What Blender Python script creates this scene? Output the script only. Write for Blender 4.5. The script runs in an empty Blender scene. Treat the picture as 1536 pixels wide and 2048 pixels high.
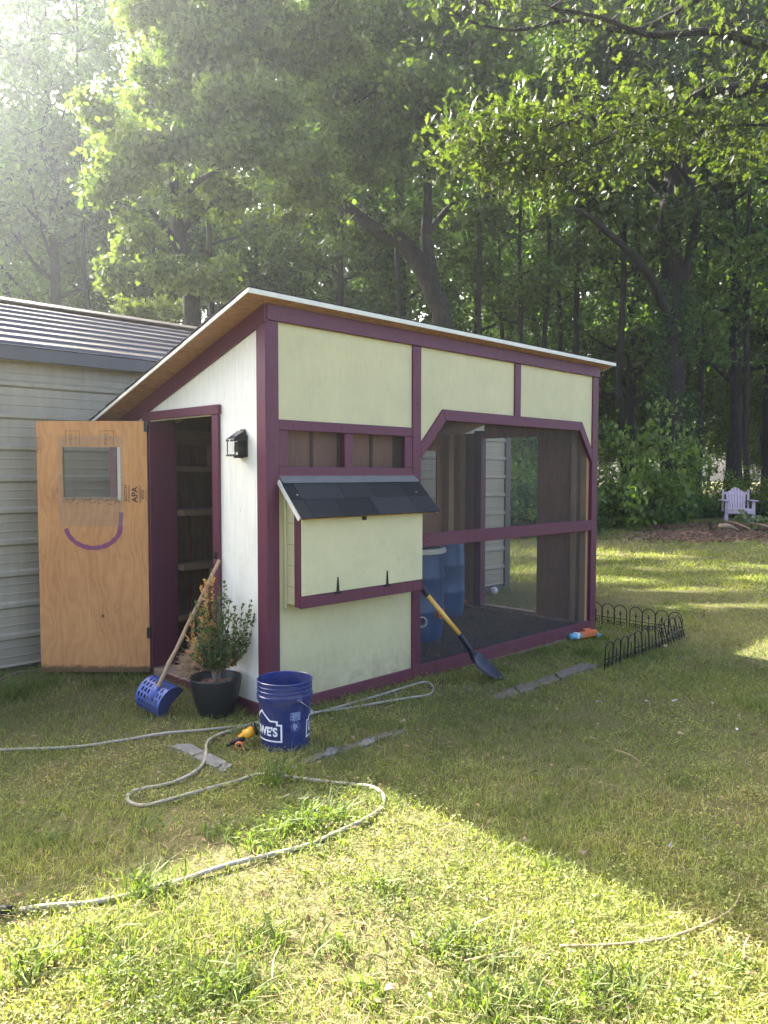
import bpy, bmesh, math, random
import numpy as np
from mathutils import Vector, Matrix

random.seed(7)
RNG = np.random.default_rng(11)
scene = bpy.context.scene
COL = scene.collection
R = math.radians

# ------------------------------------------------------------------ camera
CAM = np.array([-2.7944, -3.7749, 1.5])
YAW, PITCH, ROLL, FPX = 0.7821, -0.0508, 0.0011, 1539.87
_fw = np.array([math.cos(YAW) * math.cos(PITCH), math.sin(YAW) * math.cos(PITCH), math.sin(PITCH)])
_rt = np.array([math.sin(YAW), -math.cos(YAW), 0.0])
_up = np.cross(_rt, _fw)
_r2 = _rt * math.cos(ROLL) + _up * math.sin(ROLL)
_u2 = -_rt * math.sin(ROLL) + _up * math.cos(ROLL)
cam_data = bpy.data.cameras.new('camera')
cam = bpy.data.objects.new('camera', cam_data)
COL.objects.link(cam)
M = Matrix((( _r2[0], _u2[0], -_fw[0], CAM[0]), (_r2[1], _u2[1], -_fw[1], CAM[1]),
            (_r2[2], _u2[2], -_fw[2], CAM[2]), (0, 0, 0, 1)))
cam.matrix_world = M
cam_data.sensor_fit = 'VERTICAL'
cam_data.sensor_height = 36.0
cam_data.lens = 36.0 * FPX / 2048.0
cam_data.clip_start = 0.05
cam_data.clip_end = 2000.0
scene.camera = cam

# ------------------------------------------------------------------ light
SUN_EL, SUN_AZ = R(36.0), R(88.5)          # azimuth measured from +X towards +Y
sdir = Vector((math.cos(SUN_AZ) * math.cos(SUN_EL), math.sin(SUN_AZ) * math.cos(SUN_EL), math.sin(SUN_EL)))
world = bpy.data.worlds.new('World')
scene.world = world
world.use_nodes = True
wn = world.node_tree
bg = wn.nodes['Background']
sky = wn.nodes.new('ShaderNodeTexSky')
sky.sky_type = 'NISHITA'
sky.sun_disc = False
sky.sun_elevation = SUN_EL
sky.sun_rotation = R(90.0) - SUN_AZ
sky.air_density = 0.55
sky.dust_density = 6.0
sky.ozone_density = 0.3
wn.links.new(sky.outputs[0], bg.inputs[0])
bg.inputs[1].default_value = 0.15
sl = bpy.data.lights.new('sun', 'SUN')
sl.energy = 5.0
sl.angle = R(0.6)
sl.color = (1.0, 0.95, 0.86)
sun = bpy.data.objects.new('sun', sl)
COL.objects.link(sun)
sun.rotation_euler = (-sdir).to_track_quat('-Z', 'Y').to_euler()
scene.view_settings.view_transform = 'Standard'
scene.view_settings.look = 'None'
scene.view_settings.gamma = 1.0
scene.view_settings.exposure = 2.85
HAZE_D = .0009
scene.cycles.use_denoising = True
scene.cycles.max_bounces = 6
scene.cycles.diffuse_bounces = 3
scene.cycles.glossy_bounces = 3
scene.cycles.transmission_bounces = 4
scene.cycles.transparent_max_bounces = 8
scene.cycles.sample_clamp_indirect = 6.0
scene.cycles.caustics_reflective = False
scene.cycles.caustics_refractive = False

# ------------------------------------------------------------------ pixel helpers (photo pixels 1536 x 2048)
def sstep(x, a, b):
    t = np.clip((x - a) / (b - a), 0, 1)
    return t * t * (3 - 2 * t)

def vnoise(x, y, scale, seed):
    g = np.random.default_rng(seed).random((128, 128))
    x = np.asarray(x, float) / scale
    y = np.asarray(y, float) / scale
    xi = np.floor(x).astype(int); yi = np.floor(y).astype(int)
    fx = x - xi; fy = y - yi
    fx = fx * fx * (3 - 2 * fx); fy = fy * fy * (3 - 2 * fy)
    a = g[xi % 128, yi % 128]; b = g[(xi + 1) % 128, yi % 128]
    c = g[xi % 128, (yi + 1) % 128]; d = g[(xi + 1) % 128, (yi + 1) % 128]
    return (a * (1 - fx) + b * fx) * (1 - fy) + (c * (1 - fx) + d * fx) * fy

def gz(x, y):
    x = np.asarray(x, float); y = np.asarray(y, float)
    z = -0.055 * sstep(x, 0.2, 3.4) * (1 - sstep(x, 8, 14))
    z = z + 0.03 * (vnoise(x, y, 1.1, 5) - 0.5) * sstep(np.hypot(x - 1.9, y - .8), 2.2, 3.6)
    return z

def ray(u, v):
    return _fw + _r2 * ((u - 768) / FPX) + _u2 * ((1024 - v) / FPX)

def hit(u, v, ax, val):
    d = ray(u, v)
    return Vector(CAM + d * ((val - CAM[ax]) / d[ax]))

def at(u, v, depth):
    return Vector(CAM + ray(u, v) * depth)

def gr(u, v):
    z = 0.0
    for _ in range(4):
        q = hit(u, v, 2, z)
        z = float(gz(q.x, q.y))
    return Vector((q.x, q.y, z))

def depth_of(p):
    return float((np.array(p) - CAM) @ _fw)

def ground_at(u, depth):
    """point on the ground in the vertical plane of column u at a given depth"""
    d = ray(u, 945.7)
    q = CAM + d * depth
    return Vector((q[0], q[1], float(gz(q[0], q[1]))))

# ------------------------------------------------------------------ object helpers
def tag(o, label=None, cat=None, group=None, kind=None):
    if label: o['label'] = label
    if cat: o['category'] = cat
    if group: o['group'] = group
    if kind: o['kind'] = kind
    return o

def empty(name, loc=(0, 0, 0), rz=0.0, label=None, cat=None, group=None):
    o = bpy.data.objects.new(name, None)
    o.empty_display_size = 0.1
    COL.objects.link(o)
    o.location = loc
    o.rotation_euler = (0, 0, rz)
    return tag(o, label, cat, group)

def link(name, me, mat, parent=None, loc=None):
    o = bpy.data.objects.new(name, me)
    COL.objects.link(o)
    if mat is not None and not me.materials:
        me.materials.append(mat)
    if parent is not None:
        o.parent = parent
    if loc is not None:
        o.location = loc
    return o

def mesh_np(name, verts, faces, col=None, smooth=False):
    """faces: (n,3) or (n,4) int array"""
    verts = np.ascontiguousarray(verts, dtype=np.float32)
    faces = np.ascontiguousarray(faces, dtype=np.int32)
    me = bpy.data.meshes.new(name)
    n, k = faces.shape
    me.vertices.add(len(verts))
    me.vertices.foreach_set('co', verts.ravel())
    me.loops.add(n * k)
    me.loops.foreach_set('vertex_index', faces.ravel())
    me.polygons.add(n)
    me.polygons.foreach_set('loop_start', np.arange(0, n * k, k, dtype=np.int32))
    if smooth:
        me.polygons.foreach_set('use_smooth', np.ones(n, dtype=bool))
    me.update(calc_edges=True)
    if col is not None:
        a = me.color_attributes.new('Col', 'FLOAT_COLOR', 'POINT')
        c = np.ones((len(verts), 4), dtype=np.float32)
        c[:, :3] = col
        a.data.foreach_set('color', c.ravel())
    return me

def mesh_pd(name, verts, faces, smooth=False):
    me = bpy.data.meshes.new(name)
    me.from_pydata([tuple(v) for v in verts], [], faces)
    if smooth:
        for p in me.polygons: p.use_smooth = True
    me.update()
    return me

class MB:
    """collects shapes into one mesh"""
    def __init__(s): s.v = []; s.f = []
    def add(s, v, f):
        o = len(s.v); s.v += [tuple(p) for p in v]; s.f += [tuple(i + o for i in q) for q in f]
        return s
    def box(s, x0, x1, y0, y1, z0, z1):
        v = [(x, y, z) for z in (z0, z1) for y in (y0, y1) for x in (x0, x1)]
        return s.add(v, [(0, 2, 3, 1), (4, 5, 7, 6), (0, 1, 5, 4), (2, 6, 7, 3), (0, 4, 6, 2), (1, 3, 7, 5)])
    def tube(s, pts, rad, n=8, cap=True):
        return s.add(*tube(pts, rad, n, cap))
    def prism(s, poly, axis, a0, a1):
        """poly of 2-D points extruded along axis 0/1/2"""
        n = len(poly)
        def mk(p, a):
            q = list(p); q.insert(axis, a); return q
        v = [mk(p, a0) for p in poly] + [mk(p, a1) for p in poly]
        f = [tuple(range(n)), tuple(range(2 * n - 1, n - 1, -1))]
        f += [(i + n, (i + 1) % n + n, (i + 1) % n, i) for i in range(n)]
        return s.add(v, f)
    def lathe(s, prof, n=32, c=(0, 0, 0)):
        v = []; f = []
        for r, z in prof:
            for k in range(n):
                a = 2 * math.pi * k / n
                v.append((c[0] + r * math.cos(a), c[1] + r * math.sin(a), c[2] + z))
        for i in range(len(prof) - 1):
            for k in range(n):
                k2 = (k + 1) % n
                f.append((i * n + k, i * n + k2, (i + 1) * n + k2, (i + 1) * n + k))
        return s.add(v, f)
    def xf(s, m):
        s.v = [tuple(m @ Vector(p)) for p in s.v]; return s
    def build(s, name, mat, parent=None, loc=None, smooth=False, bevel=0.0, fixn=True, auto=None):
        me = bpy.data.meshes.new(name)
        me.from_pydata(s.v, [], s.f)
        if fixn or bevel:
            bm = bmesh.new(); bm.from_mesh(me)
            bmesh.ops.recalc_face_normals(bm, faces=bm.faces)
            if bevel:
                bmesh.ops.bevel(bm, geom=[e for e in bm.edges if e.calc_face_angle(0) > 0.5], offset=bevel, segments=1, affect='EDGES', clamp_overlap=True)
            bm.to_mesh(me); bm.free()
        if smooth:
            for p in me.polygons: p.use_smooth = True
            if auto:
                me.set_sharp_from_angle(angle=R(auto))
        me.update()
        return link(name, me, mat, parent, loc)

def tube(pts, rad, n=8, cap=True):
    P = [Vector(p) for p in pts]
    if not hasattr(rad, '__len__'): rad = [rad] * len(P)
    v = []; f = []
    t0 = (P[1] - P[0]).normalized()
    nrm = t0.orthogonal().normalized()
    for i, p in enumerate(P):
        if i == 0: t = t0
        elif i == len(P) - 1: t = (P[i] - P[i - 1]).normalized()
        else: t = ((P[i + 1] - p).normalized() + (p - P[i - 1]).normalized())
        if t.length < 1e-6: t = (P[i] - P[i - 1])
        t.normalize()
        nrm = (nrm - t * nrm.dot(t))
        if nrm.length < 1e-6: nrm = t.orthogonal()
        nrm.normalize()
        b = t.cross(nrm)
        for k in range(n):
            a = 2 * math.pi * k / n
            v.append(p + (nrm * math.cos(a) + b * math.sin(a)) * rad[i])
    for i in range(len(P) - 1):
        for k in range(n):
            k2 = (k + 1) % n
            f.append((i * n + k, i * n + k2, (i + 1) * n + k2, (i + 1) * n + k))
    if cap:
        f.append(tuple(range(n - 1, -1, -1)))
        f.append(tuple((len(P) - 1) * n + k for k in range(n)))
    return v, f

def smooth_path(pts, sub=6):
    """Catmull-Rom"""
    P = [Vector(p) for p in pts]
    Q = [P[0] * 2 - P[1]] + P + [P[-1] * 2 - P[-2]]
    out = []
    for i in range(1, len(Q) - 2):
        for k in range(sub):
            t = k / sub
            a, b, c, d = Q[i - 1], Q[i], Q[i + 1], Q[i + 2]
            out.append(0.5 * ((2 * b) + (c - a) * t + (2 * a - 5 * b + 4 * c - d) * t * t + (3 * b - a - 3 * c + d) * t ** 3))
    out.append(P[-1])
    return out

def bx(name, parent, mat, x0, x1, y0, y1, z0, z1, bev=0.003):
    c = ((x0 + x1) / 2, (y0 + y1) / 2, (z0 + z1) / 2)
    m = MB().box(x0 - c[0], x1 - c[0], y0 - c[1], y1 - c[1], z0 - c[2], z1 - c[2])
    bev = min(bev, 0.2 * min(x1 - x0, y1 - y0, z1 - z0))
    return m.build(name, mat, parent, c, bevel=bev)

def beam(name, parent, mat, p0, p1, w, t, up=(0, 0, 1), bev=0.003):
    """board from p0 to p1; w measured along up, t across"""
    p0 = Vector(p0); p1 = Vector(p1)
    d = (p1 - p0); L = d.length; d.normalize()
    s = d.cross(Vector(up)).normalized()
    u = s.cross(d).normalized()
    o = MB().box(0, L, -t / 2, t / 2, -w / 2, w / 2).build(name, mat, parent, bevel=min(bev, .2 * min(w, t)))
    m = Matrix(((d.x, s.x, u.x, p0.x), (d.y, s.y, u.y, p0.y), (d.z, s.z, u.z, p0.z), (0, 0, 0, 1)))
    o.matrix_local = m
    return o

def copy_tree(o, parent=None):
    c = o.copy(); COL.objects.link(c); c.parent = parent
    if parent is not None: c.matrix_local = o.matrix_local.copy()
    for ch in list(o.children):
        copy_tree(ch, c)
    return c

# ------------------------------------------------------------------ materials
class NT:
    def __init__(s, name):
        s.m = bpy.data.materials.new(name); s.m.use_nodes = True
        s.t = s.m.node_tree; s.n = s.t.nodes
        s.p = s.n['Principled BSDF']; s.out = s.n['Material Output']
    def new(s, ty, **kw):
        x = s.n.new('ShaderNode' + ty)
        for k, v in kw.items():
            if hasattr(x, k) and k not in x.inputs: setattr(x, k, v)
            else: x.inputs[k].default_value = v
        return x
    def l(s, a, b): s.t.links.new(a, b)
    def coord(s, kind='Object', scale=(1, 1, 1), rot=(0, 0, 0)):
        tc = s.new('TexCoord'); mp = s.new('Mapping')
        mp.inputs['Scale'].default_value = scale; mp.inputs['Rotation'].default_value = rot
        s.l(tc.outputs[kind], mp.inputs[0]); return mp.outputs[0]
    def world(s, scale=(1, 1, 1)):
        g = s.new('NewGeometry'); mp = s.new('Mapping'); mp.inputs['Scale'].default_value = scale
        s.l(g.outputs['Position'], mp.inputs[0]); return mp.outputs[0]
    def noise(s, vec, scale, detail=4, rough=0.6, dist=0.0):
        x = s.new('TexNoise'); x.inputs['Scale'].default_value = scale; x.inputs['Detail'].default_value = detail
        x.inputs['Roughness'].default_value = rough; x.inputs['Distortion'].default_value = dist
        s.l(vec, x.inputs['Vector']); return x.outputs['Fac']
    def ramp(s, fac, stops):
        x = s.new('ValToRGB'); e = x.color_ramp.elements
        while len(e) < len(stops): e.new(0.5)
        for i, (p, c) in enumerate(stops):
            e[i].position = p; e[i].color = (*c, 1) if len(c) == 3 else c
        s.l(fac, x.inputs[0]); return x.outputs[0]
    def mix(s, fac, a, b, mode='MIX'):
        x = s.new('Mix'); x.data_type = 'RGBA'; x.blend_type = mode
        for i, val in ((0, fac), (6, a), (7, b)):
            if isinstance(val, (int, float)): x.inputs[i].default_value = val
            elif isinstance(val, (tuple, list)): x.inputs[i].default_value = (*val, 1)
            else: s.l(val, x.inputs[i])
        return x.outputs[2]
    def math(s, op, a, b=0.0):
        x = s.new('Math'); x.operation = op
        for i, val in ((0, a), (1, b)):
            if isinstance(val, (int, float)): x.inputs[i].default_value = val
            else: s.l(val, x.inputs[i])
        return x.outputs[0]
    def bump(s, h, strength=0.3, dist=0.01):
        b = s.new('Bump'); b.inputs['Strength'].default_value = strength; b.inputs['Distance'].default_value = dist
        s.l(h, b.inputs['Height']); s.l(b.outputs[0], s.p.inputs['Normal'])
    def base(s, c):
        if isinstance(c, tuple): s.p.inputs['Base Color'].default_value = (*c, 1)
        else: s.l(c, s.p.inputs['Base Color'])
    def set(s, **kw):
        for k, v in kw.items(): s.p.inputs[k.replace('_', ' ')].default_value = v
        return s

def mul(c, k): return tuple(min(1, x * k) for x in c)

def paint_mat(name, col, rough=0.55, stretch=(6, 6, .7), grain=.35, dirt=.25, dirtcol=(.10, .08, .05), fleck=0.0, fleckscale=60, low=None):
    """exterior paint on wood: faint grain, blotches, flecks where paint missed"""
    t = NT(name)
    v = t.world()
    g = t.noise(t.world(stretch), 9, 5, .65, .4)
    b = t.noise(v, 2.3, 4, .6)
    c = t.ramp(b, [(.25, mul(col, .86)), (.7, mul(col, 1.06))])
    gr_ = t.ramp(g, [(.35, mul(col, .72)), (.55, mul(col, 1.0))])
    c = t.mix(grain, c, gr_)
    if dirt:
        d = t.ramp(t.noise(v, 5.5, 6, .7), [(.56, (0, 0, 0)), (.80, (1, 1, 1))])
        c = t.mix(t.math('MULTIPLY', d, dirt), c, dirtcol)
    if fleck:
        f = t.ramp(t.noise(t.world((1, 1, .45)), fleckscale, 3, .7), [(.66, (0, 0, 0)), (.70, (1, 1, 1))])
        f2 = t.ramp(t.noise(v, 4.1, 2), [(.42, (0, 0, 0)), (.62, (1, 1, 1))])
        c = t.mix(t.math('MULTIPLY', t.math('MULTIPLY', f, f2), fleck), c, (.13, .11, .07))
    if low:
        z = t.new('SeparateXYZ'); t.l(t.world(), z.inputs[0])
        m = t.new('MapRange'); m.inputs[1].default_value = low[0]; m.inputs[2].default_value = low[1]
        m.inputs[3].default_value = 1; m.inputs[4].default_value = 0
        t.l(z.outputs[2], m.inputs[0])
        n2 = t.ramp(t.noise(v, 9, 5, .7), [(.35, (.1, .1, .1)), (.65, (1, 1, 1))])
        c = t.mix(t.math('MULTIPLY', t.math('MULTIPLY', m.outputs[0], n2), low[2]), c, low[3])
    t.base(c); t.set(Roughness=rough)
    t.bump(g, .35, .004)
    return t.m

def simple_mat(name, col, rough=.5, metal=0.0, var=.15, scale=20, bump=.1, spec=.5):
    t = NT(name)
    n = t.noise(t.coord(), scale, 4, .6)
    t.base(t.ramp(n, [(.3, mul(col, 1 - var)), (.7, mul(col, 1 + var))]))
    t.set(Roughness=rough, Metallic=metal, Specular_IOR_Level=spec)
    if bump: t.bump(n, bump, .003)
    return t.m

MUD = (.16, .085, .05)
M_CREAM = paint_mat('cream_paint', (.54, .505, .285), .55, grain=.18, dirt=.2, fleck=.6, low=(0.0, .42, .85, (.27, .20, .12)))
M_CREAM_OSB = paint_mat('cream_paint_strandboard', (.55, .515, .295), .5, stretch=(2, 2, 2), grain=.15, dirt=.10, fleck=.85, fleckscale=75)
M_WHITE = paint_mat('off_white_paint', (.80, .79, .69), .55, stretch=(7, 7, .35), grain=.42, dirt=.12, fleck=.5, fleckscale=48)
M_PURPLE = paint_mat('plum_paint', (.098, .0155, .040), .5, grain=.65, dirt=.3, low=(-.06, .14, .8, (.17, .07, .045)))
M_WHITEMETAL = simple_mat('white_drip_edge', (.62, .61, .53), .4, .0, .06, 8, 0)
M_FLASH = simple_mat('aluminium_flashing', (.16, .16, .15), .55, .4, .1, 10, .05)
M_BLACK = simple_mat('black_metal', (.012, .012, .014), .45, .3, .2, 30, .05)
M_SCREW = simple_mat('galvanised_screw', (.5, .5, .48), .35, .9, .1, 50, 0)
M_WIRE2 = simple_mat('bright_galvanised_wire', (.42, .38, .30), .5, .3, .1, 40, 0)
M_WIRE = simple_mat('galvanised_wire', (.17, .17, .165), .5, .4, .1, 40, 0)

def lumber_mat(name, c0, c1, along=2, scale=1.0):
    t = NT(name)
    sc = [14 * scale] * 3; sc[along] = .9 * scale
    n = t.noise(t.world(tuple(sc)), 4, 6, .65, 1.2)
    b = t.noise(t.world(), 3, 3)
    c = t.mix(.3, t.ramp(n, [(.3, c0), (.65, c1)]), t.ramp(b, [(.3, c0), (.7, c1)]))
    t.base(c); t.set(Roughness=.75); t.bump(n, .3, .004)
    return t.m
M_LUMBER = lumber_mat('pine_lumber', (.24, .13, .065), (.40, .25, .13))
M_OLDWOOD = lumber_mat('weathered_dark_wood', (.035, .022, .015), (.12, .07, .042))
M_BROWNPLY = lumber_mat('brown_plywood', (.18, .080, .038), (.31, .155, .078))
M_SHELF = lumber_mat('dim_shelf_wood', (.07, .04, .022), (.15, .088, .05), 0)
M_REDWOOD = lumber_mat('reddish_boards', (.13, .052, .028), (.23, .105, .058))
M_STICK = lumber_mat('bare_stick', (.20, .13, .07), (.40, .28, .17), 2, 2)
M_SOILBOARD = simple_mat('muddy_board', (.30, .21, .14), .9, 0, .35, 14, .4)

def osb_mat():
    t = NT('strandboard')
    v = t.world((9, 16, 9))
    w = t.noise(v, 2, 4, .6)
    vo = t.new('TexVoronoi'); vo.feature = 'F1'; vo.inputs['Scale'].default_value = 3.2
    t.l(v, vo.inputs['Vector'])
    c = t.ramp(t.noise(vo.outputs['Color'], 3, 1), [(.2, (.19, .085, .035)), (.5, (.36, .18, .08)), (.85, (.48, .28, .14))])
    c = t.mix(.4, c, t.ramp(w, [(.3, (.16, .07, .03)), (.7, (.42, .23, .11))]))
    t.base(c); t.set(Roughness=.7); t.bump(w, .2, .003)
    return t.m
M_OSB = osb_mat()

def ply_mat():
    t = NT('door_plywood')
    v = t.coord('Object', (1, 1, 1))
    warp = t.noise(t.coord('Object', (2.2, 2.2, .8)), 2.0, 3, .55)
    sep = t.new('SeparateXYZ'); t.l(v, sep.inputs[0])
    xx = t.math('ADD', t.math('MULTIPLY', sep.outputs[0], 15.0), t.math('MULTIPLY', warp, 8.0))
    band = t.math('FRACT', xx)
    fine = t.noise(t.coord('Object', (70, 70, 1.4)), 3, 4, .7, .6)
    c = t.ramp(band, [(0, (.37, .15, .044)), (.18, (.46, .20, .062)), (.50, (.57, .275, .092)), (.80, (.48, .21, .066)), (1, (.37, .15, .044))])
    c = t.mix(.40, c, t.ramp(fine, [(.32, (.30, .115, .03)), (.62, (.62, .31, .105))]))
    bl = t.noise(t.coord('Object', (1.6, 1.6, .7)), 2.4, 4)
    c = t.mix(.32, c, t.ramp(bl, [(.32, (.34, .14, .04)), (.68, (.66, .33, .115))]), 'MIX')
    # two knots
    for kx, kz, r0 in ((0.340, 0.414, 0.011), (0.271, 0.091, 0.004), (0.516, 0.426, 0.003)):
        cmb = t.new('CombineXYZ'); cmb.inputs[0].default_value = kx; cmb.inputs[2].default_value = kz
        vm = t.new('VectorMath'); vm.operation = 'DISTANCE'
        s2 = t.new('CombineXYZ'); t.l(sep.outputs[0], s2.inputs[0]); t.l(sep.outputs[2], s2.inputs[2])
        t.l(s2.outputs[0], vm.inputs[0]); t.l(cmb.outputs[0], vm.inputs[1])
        m = t.new('MapRange'); m.inputs[1].default_value = r0 * .5; m.inputs[2].default_value = r0 * 1.6
        m.inputs[3].default_value = .9; m.inputs[4].default_value = 0
        t.l(vm.outputs['Value'], m.inputs[0])
        c = t.mix(m.outputs[0], c, (0.060, 0.023, 0.008))
    # mud along the bottom edge
    m = t.new('MapRange'); m.inputs[1].default_value = .0; m.inputs[2].default_value = .10
    m.inputs[3].default_value = 1.0; m.inputs[4].default_value = 0
    t.l(sep.outputs[2], m.inputs[0])
    mm = t.ramp(t.math('ADD', t.math('MULTIPLY', m.outputs[0], .75), t.math('MULTIPLY', t.noise(t.coord('Object', (1, 1, 2)), 16, 5, .7), .55)), [(.62, (0, 0, 0)), (.80, (1, 1, 1))])
    c = t.mix(t.math('MULTIPLY', mm, .85), c, (0.073, 0.034, 0.015))
    t.base(c); t.set(Roughness=.62); t.bump(fine, .15, .002)
    return t.m
M_PLY = ply_mat()

def siding_mat():
    t = NT('tan_painted_steel')
    v = t.world()
    b = t.noise(v, 1.2, 4, .6)
    st = t.noise(t.world((3, 3, .25)), 5, 5, .7)
    c = t.ramp(b, [(.3, (.30, .265, .185)), (.7, (.365, .325, .235))])
    c = t.mix(.25, c, t.ramp(st, [(.35, (.21, .18, .12)), (.6, (.365, .325, .235))]))
    z = t.new('SeparateXYZ'); t.l(v, z.inputs[0])
    m = t.new('MapRange'); m.inputs[1].default_value = .05; m.inputs[2].default_value = .45; m.inputs[3].default_value = .55; m.inputs[4].default_value = 0
    t.l(z.outputs[2], m.inputs[0])
    c = t.mix(t.math('MULTIPLY', m.outputs[0], st), c, (.22, .14, .085))
    t.base(c); t.set(Roughness=.38)
    return t.m
M_SIDING = siding_mat()
def shed_roof_mat():
    t = NT('brown_painted_steel_roof')
    v = t.world((.5, 4, 4)); n = t.noise(v, 3, 5, .6)
    t.base(t.ramp(n, [(.3, (.050, .040, .037)), (.7, (.075, .060, .055))]))
    t.set(Roughness=.30, Metallic=0.0, Specular_IOR_Level=.8)
    t.l(t.ramp(t.noise(t.world((.4, 6, 6)), 4, 4), [(.3, (.24,) * 3), (.7, (.40,) * 3)]), t.p.inputs['Roughness'])
    return t.m
M_SHEDROOF = shed_roof_mat()
M_SHEDTRIM = simple_mat('charcoal_trim', (.085, .079, .073), .45, 0, .1, 6, 0)

def shingle_mat(k):
    t = NT('asphalt_shingle')
    n = t.noise(t.world(), 320, 2, .7)
    c = (.022, .022, .022)
    t.base(t.ramp(n, [(.3, mul(c, .45 * k)), (.75, mul(c, 2.0 * k))])); t.set(Roughness=.85, Specular_IOR_Level=.25)
    t.bump(n, .6, .003)
    return t.m
M_SHINGLES = [shingle_mat(k) for k in (.75, .95, 1.15, 1.4)]

def foliage_mat(name, tint=(1, 1, 1), trans=.42, rough=.5, rnd=.25, spec=.35):
    t = NT(name)
    a = t.new('Attribute'); a.attribute_name = 'Col'
    oi = t.new('ObjectInfo')
    m = t.new('MapRange'); m.inputs[3].default_value = 1 - rnd; m.inputs[4].default_value = 1 + rnd
    t.l(oi.outputs['Random'], m.inputs[0])
    c = t.mix(1.0, a.outputs['Color'], tint, 'MULTIPLY')
    vm = t.new('VectorMath'); vm.operation = 'SCALE'; t.l(c, vm.inputs[0]); t.l(m.outputs[0], vm.inputs['Scale'])
    c = vm.outputs[0]
    t.base(c); t.set(Roughness=rough, Specular_IOR_Level=spec)
    tr = t.new('BsdfTranslucent')
    c2 = t.mix(1.0, c, (1.3, 1.5, .5), 'MULTIPLY')
    t.l(c2, tr.inputs[0])
    mx = t.new('MixShader'); mx.inputs[0].default_value = trans
    t.l(t.p.outputs[0], mx.inputs[1]); t.l(tr.outputs[0], mx.inputs[2]); t.l(mx.outputs[0], t.out.inputs[0])
    return t.m
M_LEAF = foliage_mat('tree_leaves', trans=.45)
M_OAK = foliage_mat('oak_leaves', trans=.5, rough=.5, spec=.22, rnd=0)
M_GRASS = foliage_mat('grass_blades', trans=.45, rough=.55, rnd=0)
M_BOX = foliage_mat('boxwood_leaves', trans=.3, rough=.4, rnd=0)
M_DRY = foliage_mat('dead_leaves', trans=.15, rough=.8, rnd=.1, spec=.2)

def bark_mat(name, c0, c1):
    t = NT(name)
    n = t.noise(t.coord('Object', (9, 9, 1.6)), 3, 6, .7, .6)
    b = t.noise(t.coord('Object'), 1.5, 3)
    c = t.mix(.35, t.ramp(n, [(.42, c0), (.60, c1)]), t.ramp(b, [(.3, c0), (.7, c1)]))
    t.base(c); t.set(Roughness=.9, Specular_IOR_Level=.2); t.bump(n, 1.0, .06)
    return t.m
M_BARK = bark_mat('oak_bark', (.013, .010, .008), (.055, .045, .036))
M_BARK2 = bark_mat('dark_bark', (.014, .011, .009), (.055, .045, .035))

# ------------------------------------------------------------------ ground
def ground_mat():
    t = NT('lawn_soil')
    v = t.world()
    big = t.noise(v, .55, 4, .6); mid = t.noise(v, 2.6, 5, .65); fine = t.noise(v, 38, 4, .7)
    g = t.ramp(mid, [(.25, (.080, .090, .030)), (.5, (.125, .135, .046)), (.75, (.16, .135, .06))])
    d = t.ramp(big, [(.3, (.105, .12, .040)), (.7, (.16, .12, .06))])
    c = t.mix(.45, g, d)
    c = t.mix(.45, c, t.ramp(fine, [(.3, (.045, .036, .016)), (.7, (.19, .17, .075))]))
    t.base(c); t.set(Roughness=.95, Specular_IOR_Level=.1); t.bump(fine, .8, .03)
    return t.m
M_GROUND = ground_mat()
n = 220
s = np.linspace(-1, 1, n)
wx = np.sign(s) * (np.abs(s) * 9 + np.abs(s) ** 5 * 120)
gx, gy = np.meshgrid(wx + 2.0, wx + 1.0, indexing='ij')
gv = np.stack([gx.ravel(), gy.ravel(), gz(gx, gy).ravel()], 1)
ii = np.arange(n * n).reshape(n, n)
gf = np.stack([ii[:-1, :-1], ii[1:, :-1], ii[1:, 1:], ii[:-1, 1:]], -1).reshape(-1, 4)
tag(link('ground', mesh_np('ground', gv, gf, smooth=True), M_GROUND), kind='structure')

# ------------------------------------------------------------------ metal shed behind the coop
SHX0, SHX1, SHY = -3.4, 5.66, 2.29
shed = empty('metal_shed', (0, 0, 0), label='long tan ribbed metal shed with brown ribbed roof behind the coop', cat='shed')
PER = 0.238
RIB0 = 1.688
def siding_profile(z0, z1):
    """(y offset towards the viewer, z) going up"""
    pts = []
    k0 = math.floor((z0 - RIB0) / PER); k1 = math.ceil((z1 - RIB0) / PER)
    for k in range(k0, k1 + 1):
        zc = RIB0 + k * PER
        for dz, o in ((-.030, 0), (-.014, .020), (.014, .020), (.030, 0), (.076, 0), (.080, .004), (.088, .004), (.092, 0),
                      (.146, 0), (.150, .004), (.158, .004), (.162, 0)):
            if z0 <= zc + dz <= z1: pts.append((o, zc + dz))
    pts = [(0, z0)] + pts + [(0, z1)]
    return pts
def ribbed(profile, x0, x1, place):
    v = []; f = []
    for o, z in profile:
        v.append(place(x0, o, z)); v.append(place(x1, o, z))
    for i in range(len(profile) - 1):
        f.append((2 * i, 2 * i + 1, 2 * i + 3, 2 * i + 2))
    return v, f
zs = [0.02, .86, 1.57, 2.36]
for k in range(3):
    off = .0012 * k
    pr = siding_profile(zs[k] - (.03 if k else 0), zs[k + 1])
    MB().add(*ribbed(pr, SHX0, SHX1 - .03, lambda x, o, z: (x, SHY - o - off, z))).build('siding_sheet', M_SIDING, shed, fixn=False)
sm = MB().lathe([(0.0001, -.006), (.004, -.006), (.0065, -.002), (.0065, 0)], 8).xf(Matrix.Rotation(R(90), 4, 'X')).build('screw', M_SCREW, shed, (0, 0, 0), smooth=True)
first = True
for xs in np.arange(-2.9, 5.6, 1.2):
    for k in range(-6, 3):
        z = RIB0 + k * PER + .045
        if not .1 < z < 2.3: continue
        o = sm if first else sm.copy()
        if not first: COL.objects.link(o)
        first = False
        o.location = (xs - .58 + .02 * (k % 3), SHY - .004, z)
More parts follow.
